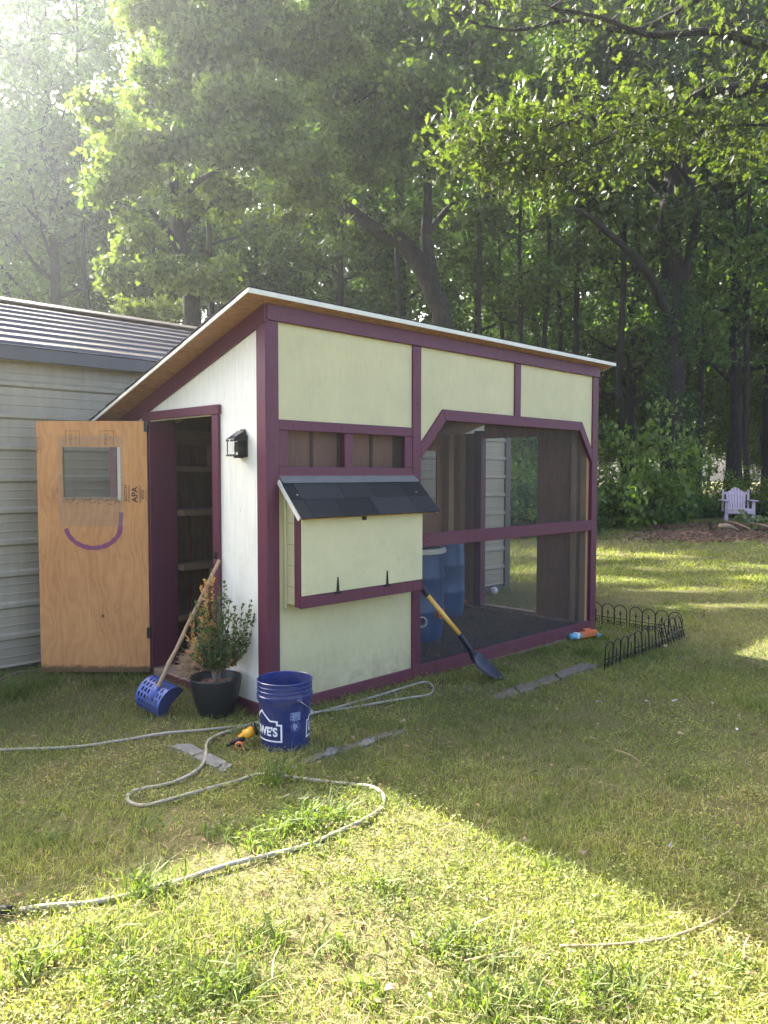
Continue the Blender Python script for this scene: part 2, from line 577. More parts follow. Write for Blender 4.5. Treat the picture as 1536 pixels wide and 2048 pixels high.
bx('corner_trim', shed, M_SHEDTRIM, SHX1 - .09, SHX1 + .02, SHY - .028, SHY + .08, .0, 2.40)
bx('foundation_beam', shed, M_SHEDTRIM, SHX0, SHX1 - .09, SHY + .01, SHY + .10, -.08, .05)
bx('side_wall', shed, M_SIDING, SHX1 - .02, SHX1, SHY + .08, 5.7, .0, 2.40)
bx('back_wall', shed, M_SIDING, SHX0, SHX1 - .02, 5.62, 5.7, .0, 2.40)
bx('side_wall', shed, M_SIDING, SHX0, SHX0 + .02, SHY + .02, 5.62, .0, 2.38)
bx('fascia', shed, M_SHEDTRIM, SHX0 - .1, SHX1 + .12, 2.15, 2.18, 2.325, 2.425)
MB().prism([(SHY, 2.36), (5.7, 2.36), (4.0, 3.09)], 0, SHX1 - .015, SHX1 - .003).build('gable', M_SIDING, shed)
MB().prism([(SHY, 2.36), (5.7, 2.36), (4.0, 3.09)], 0, SHX0 + .003, SHX0 + .015).build('gable', M_SIDING, shed)
bx('soffit', shed, M_SHEDTRIM, SHX0 - .08, SHX1 + .1, 2.18, SHY + .03, 2.345, 2.36)
EV = (2.145, 2.43); RG = (4.0, 3.12)
sl_ = math.atan2(RG[1] - EV[1], RG[0] - EV[0]); Ls = math.hypot(RG[0] - EV[0], RG[1] - EV[1])
def roof_prof(L):
    pts = [(0, 0)]
    p = .2286
    k = 0
    while k * p + .02 < L - .16:
        b = k * p + .03
        pts += [(0, b), (.020, b + .014), (.020, b + .070), (0, b + .085), (0, b + .135), (.004, b + .14), (.004, b + .15), (0, b + .155)]
        k += 1
    return pts + [(0, L)]
for sgn in (1, -1):
    def place(x, o, s, sgn=sgn):
        y = s * math.cos(sl_) - o * math.sin(sl_); z = s * math.sin(sl_) + o * math.cos(sl_)
        Y = EV[0] + y if sgn == 1 else 2 * RG[0] - EV[0] - y
        return (x, Y, EV[1] + z)
    MB().add(*ribbed(roof_prof(Ls - .02), SHX0 - .12, SHX1 + .14, place)).build('roof_sheet', M_SHEDROOF, shed, fixn=False)
MB().prism([(3.86, 3.105), (4.0, 3.157), (4.14, 3.105), (4.14, 3.11), (4.0, 3.163), (3.86, 3.11)], 0, SHX0 - .13, SHX1 + .15).build('ridge_cap', M_SHEDROOF, shed)

# ------------------------------------------------------------------ chicken coop
coop = empty('chicken_coop', (0, 0, 0), label='cream and plum painted wooden chicken coop with sloping roof and wire run', cat='coop')
L, D = 3.90, 1.65
XP, XD1, XD2, XM1, XM2, XR0 = .085, 1.288, 1.375, 2.537, 2.62, 3.80
ZT, ZB1, ZB0 = 2.41, 1.824, 1.76
SLP = .3215
def zu(y): return 2.503 - SLP * y
G0 = -.10
# floor slab / sill timbers
bx('sill_beam', coop, M_SOILBOARD, .02, L - .02, .012, .09, -.14, .055)
bx('sill_beam', coop, M_SOILBOARD, .02, L - .02, D - .09, D - .01, -.14, .055)
bx('sill_beam', coop, M_SOILBOARD, .02, .12, .09, D - .09, -.14, .045)
bx('sill_beam', coop, M_SOILBOARD, L - .10, L - .02, .09, D - .09, -.14, .055)
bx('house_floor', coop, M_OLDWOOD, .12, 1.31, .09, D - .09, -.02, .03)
# front cream panels
T0, T1 = -.014, .020          # trim boards front/back
P0, P1 = .002, .014           # panels
bx('upper_panel', coop, M_CREAM, XP - .02, XD1 + .02, P0, P1, ZB1 - .02, ZT + .03, .001)
bx('lower_panel', coop, M_CREAM, XP - .02, XD1 + .02, P0, P1, .05, 1.475, .001)
# panels over the run, cut along the angled trim
MB().prism([(XD2 - .02, 2.44), (XM1 + .02, 2.44), (XM1 + .02, 1.95), (1.635, 1.95), (XD2 - .02, 1.69)], 1, P0, P1).build('upper_panel', M_CREAM, coop)
MB().prism([(XM2 - .02, 2.44), (XR0 + .02, 2.44), (XR0 + .02, 1.69), (3.60, 1.95), (XM2 - .02, 1.95)], 1, P0, P1).build('upper_panel', M_CREAM, coop)
# trim
bx('header_board', coop, M_PURPLE, -.004, L + .004, T0 - .012, T1, ZT, 2.504)
bx('corner_board', coop, M_PURPLE, 0, XP, T0 - .002, T1 + .001, -.02, ZT - .002)
bx('divider_board', coop, M_PURPLE, XD1, XD2, T0, T1, -.03, ZT - .002)
bx('divider_board', coop, M_PURPLE, XM1, XM2, T0, T1, 1.975, ZT - .002)
bx('corner_board', coop, M_PURPLE, XR0, L, T0, T1 + .001, -.075, ZT - .002)
bx('rail', coop, M_PURPLE, XP + .001, XD1 - .001, T0 + .002, T1, ZB0, ZB1)
bx('rail', coop, M_PURPLE, XP + .001, XD1 - .001, T0 + .002, T1, 1.471, 1.535)
bx('base_board', coop, M_PURPLE, XP + .001, XD1 - .001, T0 + .002, T1, -.02, .077)
bx('rail', coop, M_PURPLE, XD2 + .001, XR0 - .001, T0 + .001, T1, .954, 1.054)
bx('base_board', coop, M_PURPLE, XD2 + .001, XR0 - .001, T0 + .002, T1, -.02, .083)
# nail heads along the boards
nail = None
for nx, nz in [(x, z) for x in (.042, 1.331) for z in (.12, .5, .9, 1.3, 1.66, 2.0, 2.3)] + [(3.85, z) for z in (.15, .6, 1.0, 1.4, 1.8, 2.2)] + [(x, .995) for x in (1.45, 2.0, 2.6, 3.2, 3.7)] + [(x, 1.795) for x in (.2, .6, 1.0)] + [(x, 2.455) for x in (.1, .7, 1.33, 1.9, 2.58, 3.2, 3.8)] + [(x, .035) for x in (.3, .8, 1.6, 2.4, 3.2)]:
    yy = T0 - .0135 if nz > 2.42 else T0 - .0035
    if nail is None:
        nail = MB().lathe([(.0001, .003), (.0035, .0025), (.0045, 0), (.0045, -.004)], 8).xf(Matrix.Rotation(R(90), 4, 'X')).build('nail_head', M_PURPLE, coop, (nx, yy, nz)); o = nail
    else:
        o = nail.copy(); COL.objects.link(o); o.location = (nx, yy, nz)
# vent stiles
for a, b in ((XP + .001, .157), (.63, .702), (1.207, XD1 - .001)):
    bx('vent_stile', coop, M_PURPLE, a, b, T0 + .004, T1, 1.536, ZB0 - .001)
# angled arch trim
def arch_trim(name, pts):
    MB().prism(pts, 1, T0 + .0015, T1).build(name, M_PURPLE, coop, bevel=.003)
ZO = 1.975; tw = .083
arch_trim('arch_board', [(1.623, ZO), (3.612, ZO), (3.578, ZO - tw), (1.657, ZO - tw)])
arch_trim('arch_board', [(XD2 + .001, 1.715), (1.622, ZO - .001), (1.656, ZO - tw - .001), (XD2 + .001, 1.60)])
arch_trim('arch_board', [(XR0 - .001, 1.72), (XR0 - .001, 1.60), (3.579, ZO - tw - .001), (3.613, ZO - .001)])
# left side wall with the doorway
WJ0, WJ1, WH = .565, 1.398, 1.872
m = MB()
def wz(y): return zu(y) - .002
m.prism([(.012, -.02), (WJ0, -.02), (WJ0, wz(WJ0)), (.012, wz(.012))], 0, .002, .016)
m.prism([(WJ0, WH), (WJ1, WH), (WJ1, wz(WJ1)), (WJ0, wz(WJ0))], 0, .002, .016)
m.prism([(WJ1, -.02), (D, -.02), (D, wz(D)), (WJ1, wz(WJ1))], 0, .002, .016)
m.build('side_wall', M_WHITE, coop)
bx('corner_board', coop, M_PURPLE, -.016, .0015, -.017, .076, -.02, ZT - .02)
# rake board under the roof
MB().prism([(-.014, 2.394 + SLP * .014), (D + .22, 2.394 - SLP * (D + .22)), (D + .22, zu(D + .22) - .003), (-.014, zu(-.014) - .003)], 0, -.020, .0012).build('rake_board', M_PURPLE, coop)
# door surround
bx('door_head', coop, M_PURPLE, -.026, .0015, .478, 1.478, 1.878, 1.938)
bx('door_jamb', coop, M_PURPLE, -.020, .0015, .490, .563, .06, 1.877)
bx('door_jamb', coop, M_PURPLE, -.018, .0015, 1.400, 1.575, -.02, 1.877)
bx('jamb_lining', coop, M_PURPLE, -.0165, .20, 1.384, 1.3975, .065, 1.870)
bx('jamb_lining', coop, M_PURPLE, .0165, .10, .535, .563, .03, 1.872)
bx('base_board', coop, M_PURPLE, -.016, .0015, .077, .545, -.03, .075)
bx('threshold', coop, M_SOILBOARD, -.004, .15, .567, 1.397, -.10, .062)
bx('threshold_strip', coop, M_PURPLE, -.010, -.0045, .62, 1.25, .008, .052)
bx('door_latch', coop, M_BLACK, -.032, -.021, .515, .535, .94, .99)
# interior of the house part
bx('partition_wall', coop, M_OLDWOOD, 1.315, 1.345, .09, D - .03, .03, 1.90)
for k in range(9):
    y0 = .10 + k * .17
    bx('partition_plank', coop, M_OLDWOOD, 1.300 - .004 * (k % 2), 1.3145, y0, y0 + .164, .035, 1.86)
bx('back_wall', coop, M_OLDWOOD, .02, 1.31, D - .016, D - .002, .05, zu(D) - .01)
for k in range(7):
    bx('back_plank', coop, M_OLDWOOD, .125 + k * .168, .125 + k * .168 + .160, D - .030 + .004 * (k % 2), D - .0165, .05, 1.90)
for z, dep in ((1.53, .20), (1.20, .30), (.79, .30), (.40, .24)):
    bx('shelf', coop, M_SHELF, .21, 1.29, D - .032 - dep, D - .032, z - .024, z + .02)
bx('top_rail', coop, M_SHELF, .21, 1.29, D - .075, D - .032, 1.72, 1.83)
bx('stud', coop, M_BROWNPLY, .60, .68, D - .075, D - .032, 1.551, 1.72)
for x0, z0, z1 in ((.50, .812, 1.175), (.42, .422, .765)):
    beam('shelf_brace', coop, M_BROWNPLY, (x0, D - .33, z0), (x0 + .05, D - .33, z1), .05, .025, (1, 0, 0))
for k in range(4):        # short boards seen through the vent
    x0 = .18 + .27 * k
    bx('vent_backing', coop, M_REDWOOD, x0, x0 + (.20 if k % 2 else .235), .095, .11, 1.302, 1.90)
bx('vent_ledge', coop, M_BROWNPLY, .10, 1.29, .021, .42, 1.28, 1.30)
# run: right wall with doorway, back wall with opening
XI0, XI1 = 3.835, 3.875
bx('right_wall_panel', coop, M_BROWNPLY, XI0 + .02, XI1, .021, .635, .056, 2.40)
bx('right_wall_header', coop, M_BROWNPLY, XI0, XI1, .636, 1.30, 1.868, 2.05)
bx('corner_post', coop, M_LUMBER, 3.76, XI0 + .018, .022, .09, .056, 2.40)
bx('stud', coop, M_LUMBER, 3.77, XI0 + .0185, .14, .20, .056, 2.38)
bx('door_post', coop, M_PURPLE, 3.79, XI1, 1.302, 1.40, .056, 1.95)
bx('right_wall_panel', coop, M_BROWNPLY, XI0 + .01, XI1, 1.401, D - .02, .056, 1.93)
bx('corner_post', coop, M_LUMBER, 3.74, 3.834, D - .10, D - .02, .056, 1.93)
bx('door_sill', coop, M_SOILBOARD, 3.80, XI1, .636, 1.301, .056, .085)
bx('top_plate', coop, M_LUMBER, 1.36, 3.755, .022, .06, 2.30, 2.39)
for xa, xb, za, zb in ((1.36, 2.72, .056, 1.90), (3.43, 3.735, .056, 1.90), (2.72, 3.43, 1.73, 1.90), (2.72, 3.43, .056, 1.17)):
    bx('back_panel', coop, M_BROWNPLY, xa + .001, xb - .001, D - .030, D - .014, za, zb)
bx('window_bar', coop, M_BROWNPLY, 3.425, 3.47, D - .045, D - .031, 1.14, 1.76)
bx('window_bar', coop, M_BROWNPLY, 2.70, 3.424, D - .045, D - .031, 1.735, 1.78)
bx('window_bar', coop, M_BROWNPLY, 2.70, 3.424, D - .045, D - .031, 1.13, 1.168)
bx('back_post', coop, M_LUMBER, 3.53, 3.61, D - .12, D - .0305, .056, 1.90)
bx('back_post', coop, M_LUMBER, 2.45, 2.52, D - .12, D - .0305, .056, 1.90)
bx('partition_wall', coop, M_BROWNPLY, 1.347, 1.36, .09, D - .03, .03, 2.0)
for x in np.arange(.35, 3.8, .50):
    beam('rafter', coop, M_LUMBER, (x, .10, zu(.10) - .05), (x, D + .10, zu(D + .10) - .05), .085, .038)
# roof
XL_, XRr, YF, YBk = -.19, 4.045, -.10, 1.97
deck = MB().prism([(YF, zu(YF)), (YBk, zu(YBk)), (YBk, zu(YBk) + .014), (YF, zu(YF) + .014)], 0, XL_ + .004, XRr - .004).build('roof', M_OSB, coop)
nrow = 14
run = (YBk - YF) / nrow
for k in range(nrow):
    yb = YBk + .012 - k * run; yt = yb - run * 1.25
    yt = max(yt, YF - .004)
    z = lambda y, o: zu(y) + .0165 + o
    MB().prism([(yb, z(yb, .009)), (yt, z(yt, .001)), (yt, z(yt, .007)), (yb, z(yb, .016))], 0, XL_ - .012 + .004 * (k % 2), XRr + .010).build('shingle_course', M_SHINGLES[k % 4], deck)
h = .036
MB().prism([(YF - .005, zu(YF) - .004), (YBk, zu(YBk) - .004), (YBk, zu(YBk) + .0155), (YF - .005, zu(YF) + .0165)], 0, XL_ - .006, XL_ + .002).build('drip_edge', M_WHITEMETAL, deck)
MB().prism([(YF - .005, zu(YF) + .002 - .012), (YBk, zu(YBk) - .012), (YBk, zu(YBk) - .005), (YF - .005, zu(YF) - .0045)], 0, XL_ - .012, XL_ - .002).build('drip_edge', M_WHITEMETAL, deck)
MB().prism([(YF - .007, zu(YF) - .012), (YF - .001, zu(YF) - .012), (YF - .001, zu(YF) + .0162), (YF - .007, zu(YF) + .0162)], 0, XL_ - .003, 2.36).build('drip_edge', M_WHITEMETAL, deck)
MB().prism([(YF - .0085, zu(YF) - .013), (YF - .001, zu(YF) - .013), (YF - .001, zu(YF) + .0164), (YF - .0085, zu(YF) + .0164)], 0, 2.30, XRr + .006).build('drip_edge', M_WHITEMETAL, deck)
MB().prism([(YF, zu(YF) - .004), (YBk, zu(YBk) - .004), (YBk, zu(YBk) + .0155), (YF, zu(YF) + .0165)], 0, XRr - .002, XRr + .006).build('drip_edge', M_WHITEMETAL, deck)

# hardware cloth: woven wire, real wires
def wires(poly_x, poly_z, y, step, r, mb=None, frame=None):
    """poly_x(z)->(x0,x1), poly_z(x)->(z0,z1)"""
    mb = mb or MB()
    def bar(p, q, hor):
        p = Vector(p); q = Vector(q)
        a = Vector((0, 0, r)) if hor else Vector((r, 0, 0)); b = Vector((0, r, 0))
        v = [p - a - b, p + a - b, p + a + b, p - a + b, q - a - b, q + a - b, q + a + b, q - a + b]
        mb.add(v, [(0, 1, 5, 4), (1, 2, 6, 5), (2, 3, 7, 6), (3, 0, 4, 7)])
    x0, x1, z0, z1 = frame
    for x in np.arange(x0 + step * .4, x1, step):
        a, b = poly_z(x); bar((x, y, a), (x, y, b), False)
    for z in np.arange(z0 + step * .3, z1, step):
        a, b = poly_x(z); bar((a, y + 2 * r, z), (b, y + 2 * r, z), True)
    return mb
def arch_z(x):
    top = 1.92
    if x < 1.66: top = min(top, 1.66 + (x - 1.375) * (1.92 - 1.66) / .265)
    if x > 3.58: top = min(top, 1.66 + (3.80 - x) * (1.92 - 1.66) / .215)
    return (.05, top)
def arch_x(z):
    a, b = 1.36, 3.815
    if z > 1.66:
        a = 1.375 + (z - 1.66) * .265 / .26; b = 3.80 - (z - 1.66) * .215 / .26
    return (a, b)
WR = .00052
o = wires(arch_x, arch_z, .024, .0127, WR, frame=(1.36, 3.815, .05, 1.92)).build('wire_mesh', M_WIRE, coop, fixn=False); tag(o, kind='stuff')
o = wires(lambda z: (.10, 1.28), lambda x: (1.52, 1.78), .024, .0127, WR, frame=(.10, 1.28, 1.52, 1.78)).build('vent_wire_mesh', M_WIRE, coop, fixn=False); tag(o, kind='stuff')
o = wires(lambda z: (2.70, 3.44), lambda x: (1.14, 1.76), D - .012, .0127, WR, frame=(2.70, 3.44, 1.14, 1.76)).build('window_wire_mesh', M_WIRE, coop, fixn=False); tag(o, kind='stuff')

# ---- open door
dirx = Vector((-.705, .709, 0)).normalized()
nrm = Vector((-dirx.y, dirx.x, 0))            # towards the camera side
if nrm.dot(Vector((CAM[0], CAM[1] , 0)) - Vector((0, 1.4, 0))) < 0: nrm = -nrm
DZ0, DW, DH = .035, .80, 1.838
door_m = Matrix(((dirx.x, nrm.x, 0, -.034), (dirx.y, nrm.y, 0, 1.392), (0, 0, 1, DZ0), (0, 0, 0, 1)))
wx0, wx1, wz0, wz1 = .195, .615, 1.262, 1.650
m = MB()
m.prism([(0, 0), (DW, 0), (DW, wz0), (0, wz0)], 1, -.018, 0)
m.prism([(0, wz1), (DW, wz1), (DW, DH), (0, DH)], 1, -.018, 0)
m.prism([(0, wz0), (wx0, wz0), (wx0, wz1), (0, wz1)], 1, -.018, 0)
m.prism([(wx1, wz0), (DW, wz0), (DW, wz1), (wx1, wz1)], 1, -.018, 0)
door = m.build('door', M_PLY, coop)
door.matrix_local = door_m
tag(door, 'bare plywood door swung open, with painted smile and wire window')
# purple outer face trim edge, seen at the free edge and through the window
bx('door_trim', door, M_PURPLE, wx0 + .03, wx0 + .085, -.040, -.0185, wz0 - .08, wz1 + .08)
bx('door_trim', door, M_PURPLE, wx1 + .001, wx1 + .07, -.040, -.0185, wz0 - .08, wz1 + .08)
bx('door_trim', door, M_PURPLE, wx0 + .086, wx1, -.040, -.0185, wz0 - .08, wz0 - .012)
bx('door_trim', door, M_PURPLE, DW - .05, DW + .003, -.040, -.0185, .0, DH)
bx('window_reveal', door, M_WHITEMETAL, wx0 - .004, wx0 + .024, -.030, -.004, wz0, wz1)
bx('window_reveal', door, M_LUMBER, wx0 + .025, wx1, -.030, .002, wz0, wz0 + .022)
o = wires(lambda z: (.172, .648), lambda x: (1.075, 1.735), .003, .0085, .00036, frame=(.172, .648, 1.075, 1.735)).build('wire_mesh', M_WIRE2, door, fixn=False); tag(o, kind='stuff')
# staples / screw heads round the mesh
sc0 = None
for sx, sz in ((.185, 1.66), (.185, 1.45), (.185, 1.27), (.63, 1.67), (.635, 1.46), (.63, 1.265), (.40, 1.255), (.45, 1.70)):
    if sc0 is None:
        sc0 = MB().lathe([(0.0001, .004), (.003, .004), (.005, .001), (.005, 0)], 8).xf(Matrix.Rotation(R(-90), 4, 'X')).build('screw', M_SCREW, door, (sx, .004, sz), smooth=True); o = sc0
    else:
        o = sc0.copy(); COL.objects.link(o); o.location = (sx, .004, sz)
# dirt / feathers stuck along the bottom of the window
m = MB()
for k in range(60):
    x = random.uniform(.20, .60); z = 1.262 + random.gauss(0, .012)
    a = random.uniform(0, 6.28); l = random.uniform(.006, .022)
    m.tube([(x, .005, z), (x + l * math.cos(a), .010 + random.random() * .006, z + l * math.sin(a))], [.0022, .0008], 3, False)
o = m.build('stuck_dirt', M_OLDWOOD, door, fixn=False); tag(o, kind='stuff')
# painted smile
pts = []
for k in range(23):
    a = R(193 + (352 - 193) * k / 22)
    pts.append((.398 + .207 * math.cos(a) * -1, 1.10 + .185 * math.sin(a) + (.05 if k > 20 else 0) * (k - 20)))
pts = [(p[0], p[1]) for p in pts]
m = MB(); v = []; f = []
for i, p in enumerate(pts):
    q0 = pts[max(0, i - 1)]; q1 = pts[min(len(pts) - 1, i + 1)]
    tx, tz = q1[0] - q0[0], q1[1] - q0[1]; ll = math.hypot(tx, tz)
    nx, nz = -tz / ll, tx / ll
    w = .0165 * (1 + .22 * math.sin(i * 2.3) * random.uniform(.3, 1)) * (.65 if i < 1 else 1)
    v += [(p[0] - nx * w, .0012, p[1] - nz * w), (p[0] + nx * w, .0012, p[1] + nz * w)]
for i in range(len(pts) - 1): f.append((2 * i, 2 * i + 1, 2 * i + 3, 2 * i + 2))
M_SMILE = paint_mat('plum_paint_brushed', (.20, .045, .12), .6, grain=.5, dirt=.1)
m.add(v, f).build('painted_smile', M_SMILE, door)
# lumber stamps
M_INK = simple_mat('stamp_ink', (.035, .025, .015), .8, 0, .3, 40, 0)
def text_mesh(body, size, bold=0.0, extr=0.0, align='CENTER', shear=0.0):
    cu = bpy.data.curves.new('text', 'FONT'); cu.body = body; cu.size = size; cu.align_x = align; cu.align_y = 'CENTER'
    cu.offset = bold; cu.extrude = extr; cu.shear = shear; cu.resolution_u = 4
    o = bpy.data.objects.new('text', cu); COL.objects.link(o)
    dg = bpy.context.evaluated_depsgraph_get(); dg.update()
    me = bpy.data.meshes.new_from_object(o.evaluated_get(dg), depsgraph=dg)
    v = [tuple(p.co) for p in me.vertices]; f = [tuple(p.vertices) for p in me.polygons]
    bpy.data.objects.remove(o); bpy.data.curves.remove(cu); bpy.data.meshes.remove(me)
    return v, f
def stamp(body, size, x, z, ang=90, bold=0.0, w=1.0):
    v, f = text_mesh(body, size, bold)
    a = R(ang); out = []
    for (px, py, _) in v:
        px *= w
        qx = px * math.cos(a) - py * math.sin(a); qz = px * math.sin(a) + py * math.cos(a)
        out.append((x - qx, .0009, z + qz))      # local x runs leftwards in view
    MB().add(out, f).build('stamp', M_INK, door, fixn=False)
def bars(x0, x1, z0, z1): MB().add([(x0, .0009, z0), (x1, .0009, z0), (x1, .0009, z1), (x0, .0009, z1)], [(0, 1, 2, 3)]).build('stamp_bar', M_INK, door, fixn=False)
stamp('APA', .062, .092, 1.305, 90, .0012)
stamp('SCOTCH', .030, .158, 1.315, 90, .0006)
for x in (.137, .130, .128 - .07, .128 - .077): bars(x, x + .0025, 1.245, 1.375)
stamp('40/20', .030, .034, 1.305, 90, .0004); stamp('RATED SHEATHING', .012, .048, 1.305, 90)
stamp('EXPOSURE 1', .012, .014, 1.305, 90); stamp('SIZED FOR SPACING', .010, .004, 1.305, 90)
stamp('CREW', .030, .555, 1.705, -90, .0003); stamp('C', .032, .510, 1.715, -90)
stamp('CREW', .030, .300, 1.705, -90, .0003); stamp('C', .032, .262, 1.715, -90)
def frame_box(x0, x1, z0, z1):
    for a, b, c, d in ((x0, x1, z1, z1 + .003), (x0, x0 + .003, z0, z1), (x1 - .003, x1, z0, z1)): bars(a, b, c, d)
frame_box(.485, .590, 1.665, 1.765); frame_box(.238, .340, 1.665, 1.765)
for k, t_ in enumerate(('PRODUCT OF U.S.A.', 'ID PS 1-09', 'QUALITY TESTED')): stamp(t_, .014, .690 - .017 * k, 1.305, 90)
stamp('MILL 0174', .013, .785, 1.655, 94); frame_box(.772, .797, 1.60, 1.715)
for z in (1.76, .25):
    MB().box(-.012, .02, -.004, .003, z, z + .08).build('hinge', M_BLACK, door)

# ---- nesting box
NX0, NX1, NY, NZ0, NZ1 = .131, 1.221, -.150, .680, 1.262
nest = empty('nest_box', (0, 0, 0)); nest.parent = coop
bx('side_panel', nest, M_CREAM, NX0 + .006, NX0 + .018, NY + .03, .0005, NZ0 + .01, 1.37)
bx('side_panel', nest, M_CREAM, NX1 - .020, NX1 - .006, NY + .03, .0005, NZ0 + .01, 1.37)
for z in (.80, .93, 1.06, 1.19): bx('joint_line', nest, M_OLDWOOD, NX0 + .0045, NX0 + .0065, NY + .02, -.03, z, z + .002, 0)
bx('wall_cleat', nest, M_CREAM, NX0 - .008, NX0 + .005, -.024, .001, NZ0 - .02, 1.41)
bx('corner_board', nest, M_PURPLE, NX0 - .004, NX0 + .014, NY + .0005, NY + .048, NZ0, 1.275)
bx('corner_board', nest, M_PURPLE, NX1 - .013, NX1 + .004, NY + .0005, NY + .048, NZ0, 1.275)
bx('bottom_rail', nest, M_PURPLE, NX0 - .004, NX1 + .004, NY - .018, NY, NZ0 - .004, NZ0 + .068)
bx('bottom', nest, M_BROWNPLY, NX0 + .019, NX1 - .021, NY + .03, .0005, NZ0 + .01, NZ0 + .022)
bx('flap', nest, M_CREAM_OSB, NX0 + .010, NX1 + .002, NY - .0165, NY - .001, NZ0 + .072, 1.258, .002)
for xh in (.425, .868):
    hg = MB()
    hg.box(xh - .030, xh + .030, NY - .0225, NY - .0185, NZ0 + .055, NZ0 + .068)
    hg.prism([(xh - .012, NZ0 + .072), (xh + .012, NZ0 + .072), (xh + .004, NZ0 + .165), (xh - .004, NZ0 + .165)], 1, NY - .0205, NY - .017)
    hg.tube([(xh - .024, NY - .0215, NZ0 + .070), (xh + .024, NY - .0215, NZ0 + .070)], .0045, 6)
    hg.build('strap_hinge', M_BLACK, nest)
lt = MB().box(.636, .664, NY - .034, NY - .0172, 1.195, 1.243)
lt.box(.642, .658, NY - .040, NY - .0345, 1.205, 1.25)
lt.build('latch', M_BLACK, nest, bevel=.002)
# its shingled roof
RX0, RX1 = .075, 1.318
ry0, rz0, ry1, rz1 = -.016, 1.462, -.226, 1.232       # top at wall, low front edge
sv = Vector((0, ry1 - ry0, rz1 - rz0)); sl2 = sv.length; sv.normalize(); sn = Vector((0, sv.z, -sv.y)); sn = -sn if sn.z < 0 else sn
def rp(x, s, o): return Vector((x, ry0, rz0)) + sv * s + sn * o
def rslab(name, mat, x0, x1, s0, s1, o0, o1, lift=0.0, par=nest):
    v = [rp(x, s, o + (lift * (s - s0) / (s1 - s0) if s1 > s0 else 0)) for o in (o0, o1) for s in (s0, s1) for x in (x0, x1)]
    return MB().add(v, [(0, 2, 3, 1), (4, 5, 7, 6), (0, 1, 5, 4), (2, 6, 7, 3), (0, 4, 6, 2), (1, 3, 7, 5)]).build(name, mat, par)
rslab('roof_deck', M_OSB, RX0 + .004, RX1 - .004, .0, sl2, -.016, -.001)
rslab('drip_edge', M_WHITEMETAL, RX0 - .005, RX0 + .002, .012, sl2 + .004, -.022, .006)
rslab('drip_edge', M_WHITEMETAL, RX1 - .002, RX1 + .003, .012, sl2 + .004, -.018, .003)
bx('flashing', nest, M_FLASH, RX0 + .01, RX1 - .016, -.0165, -.0145, 1.452, 1.482, 0)
rslab('flashing', M_FLASH, RX0 + .01, RX1 - .016, -.004, .045, .0125, .0135)
bx('paper_tag', nest, M_WHITEMETAL, .548, .590, -.019, -.0172, 1.455, 1.474, 0)
for row, (s0, s1, base) in enumerate(((.03, .175, .001), (.15, sl2 + .012, .0035))):
    x = RX0 - .002; k = 0
    ws = [.085, .16, .20, .11, .17, .12, .19, .155, .2, .2] if row == 0 else [.10, .135, .12, .19, .11, .21, .16, .2, .2]
    while x < RX1 - .01:
        x2 = min(RX1 + .002, x + ws[k])
        if RX1 - x2 < .04: x2 = RX1 + .002
        rslab('shingle', M_SHINGLES[(k * 3 + row * 2 + k // 2) % 4], x + .0006, x2 - .0006, s0, s1 + .002 * (k % 2), base, base + .004 + .0018 * (k % 2), .006)
        x = x2; k += 1
# ------------------------------------------------------------------ props
# ---- solar wall lantern
lan = empty('wall_lantern', (0, .235, 1.597), label='small black solar wall lantern on the white side wall', cat='lantern')
bx('back_plate', lan, M_BLACK, -.014, .0018, -.046, .046, .0, .135, .003)
MB().prism([(-.030, .135), (.030, .135), (.022, .172), (-.022, .172)], 0, -.012, .0018).build('mount_tab', M_BLACK, lan, bevel=.002)
M_SOLAR = simple_mat('solar_cell', (.025, .03, .05), .2, .2, .3, 60, 0, .6)
MB().prism([(-.015, .162), (-.015, .100), (-.100, .094), (-.100, .108)], 1, -.046, .046).build('hood', M_BLACK, lan, bevel=.002)
MB().prism([(-.022, .1615), (-.096, .1115), (-.096, .1130), (-.022, .1630)], 1, -.036, .036).build('solar_panel', M_SOLAR, lan)
bx('sensor', lan, M_WHITEMETAL, -.1035, -.1005, -.006, .006, .096, .107, .002)
bx('base_tray', lan, M_BLACK, -.100, -.0145, -.048, .048, .004, .012, .002)
bx('base_lug', lan, M_BLACK, -.055, -.0145, -.030, .030, -.006, .0035, .002)
for y in (-.041, .041):
    bx('frame_bar', lan, M_BLACK, -.094, -.088, y - .003, y + .003, .0125, .094, .001)
bx('frame_bar', lan, M_BLACK, -.094, -.088, -.0375, .0375, .0125, .0165, .001)
def glass_mat():
    t = NT('clear_glass'); t.set(Roughness=.03, Transmission_Weight=1.0, IOR=1.1); t.base((.97, .98, .97)); return t.m
M_GLASS = glass_mat()
bx('pane', lan, M_GLASS, -.0915, -.0905, -.0375, .0375, .0175, .0935, 0)
for y in (-.0415, .0415): bx('pane', lan, M_GLASS, -.0875, -.0148, y - .0005, y + .0005, .0125, .0935, 0)
M_BULB = simple_mat('bulb_glass', (.75, .66, .45), .15, 0, .05, 10, 0)
MB().lathe([(.0001, .030), (.010, .032), (.017, .045), (.018, .058), (.012, .074), (.009, .094)], 14, (-.05, 0, 0)).build('bulb', M_BULB, lan, smooth=True)

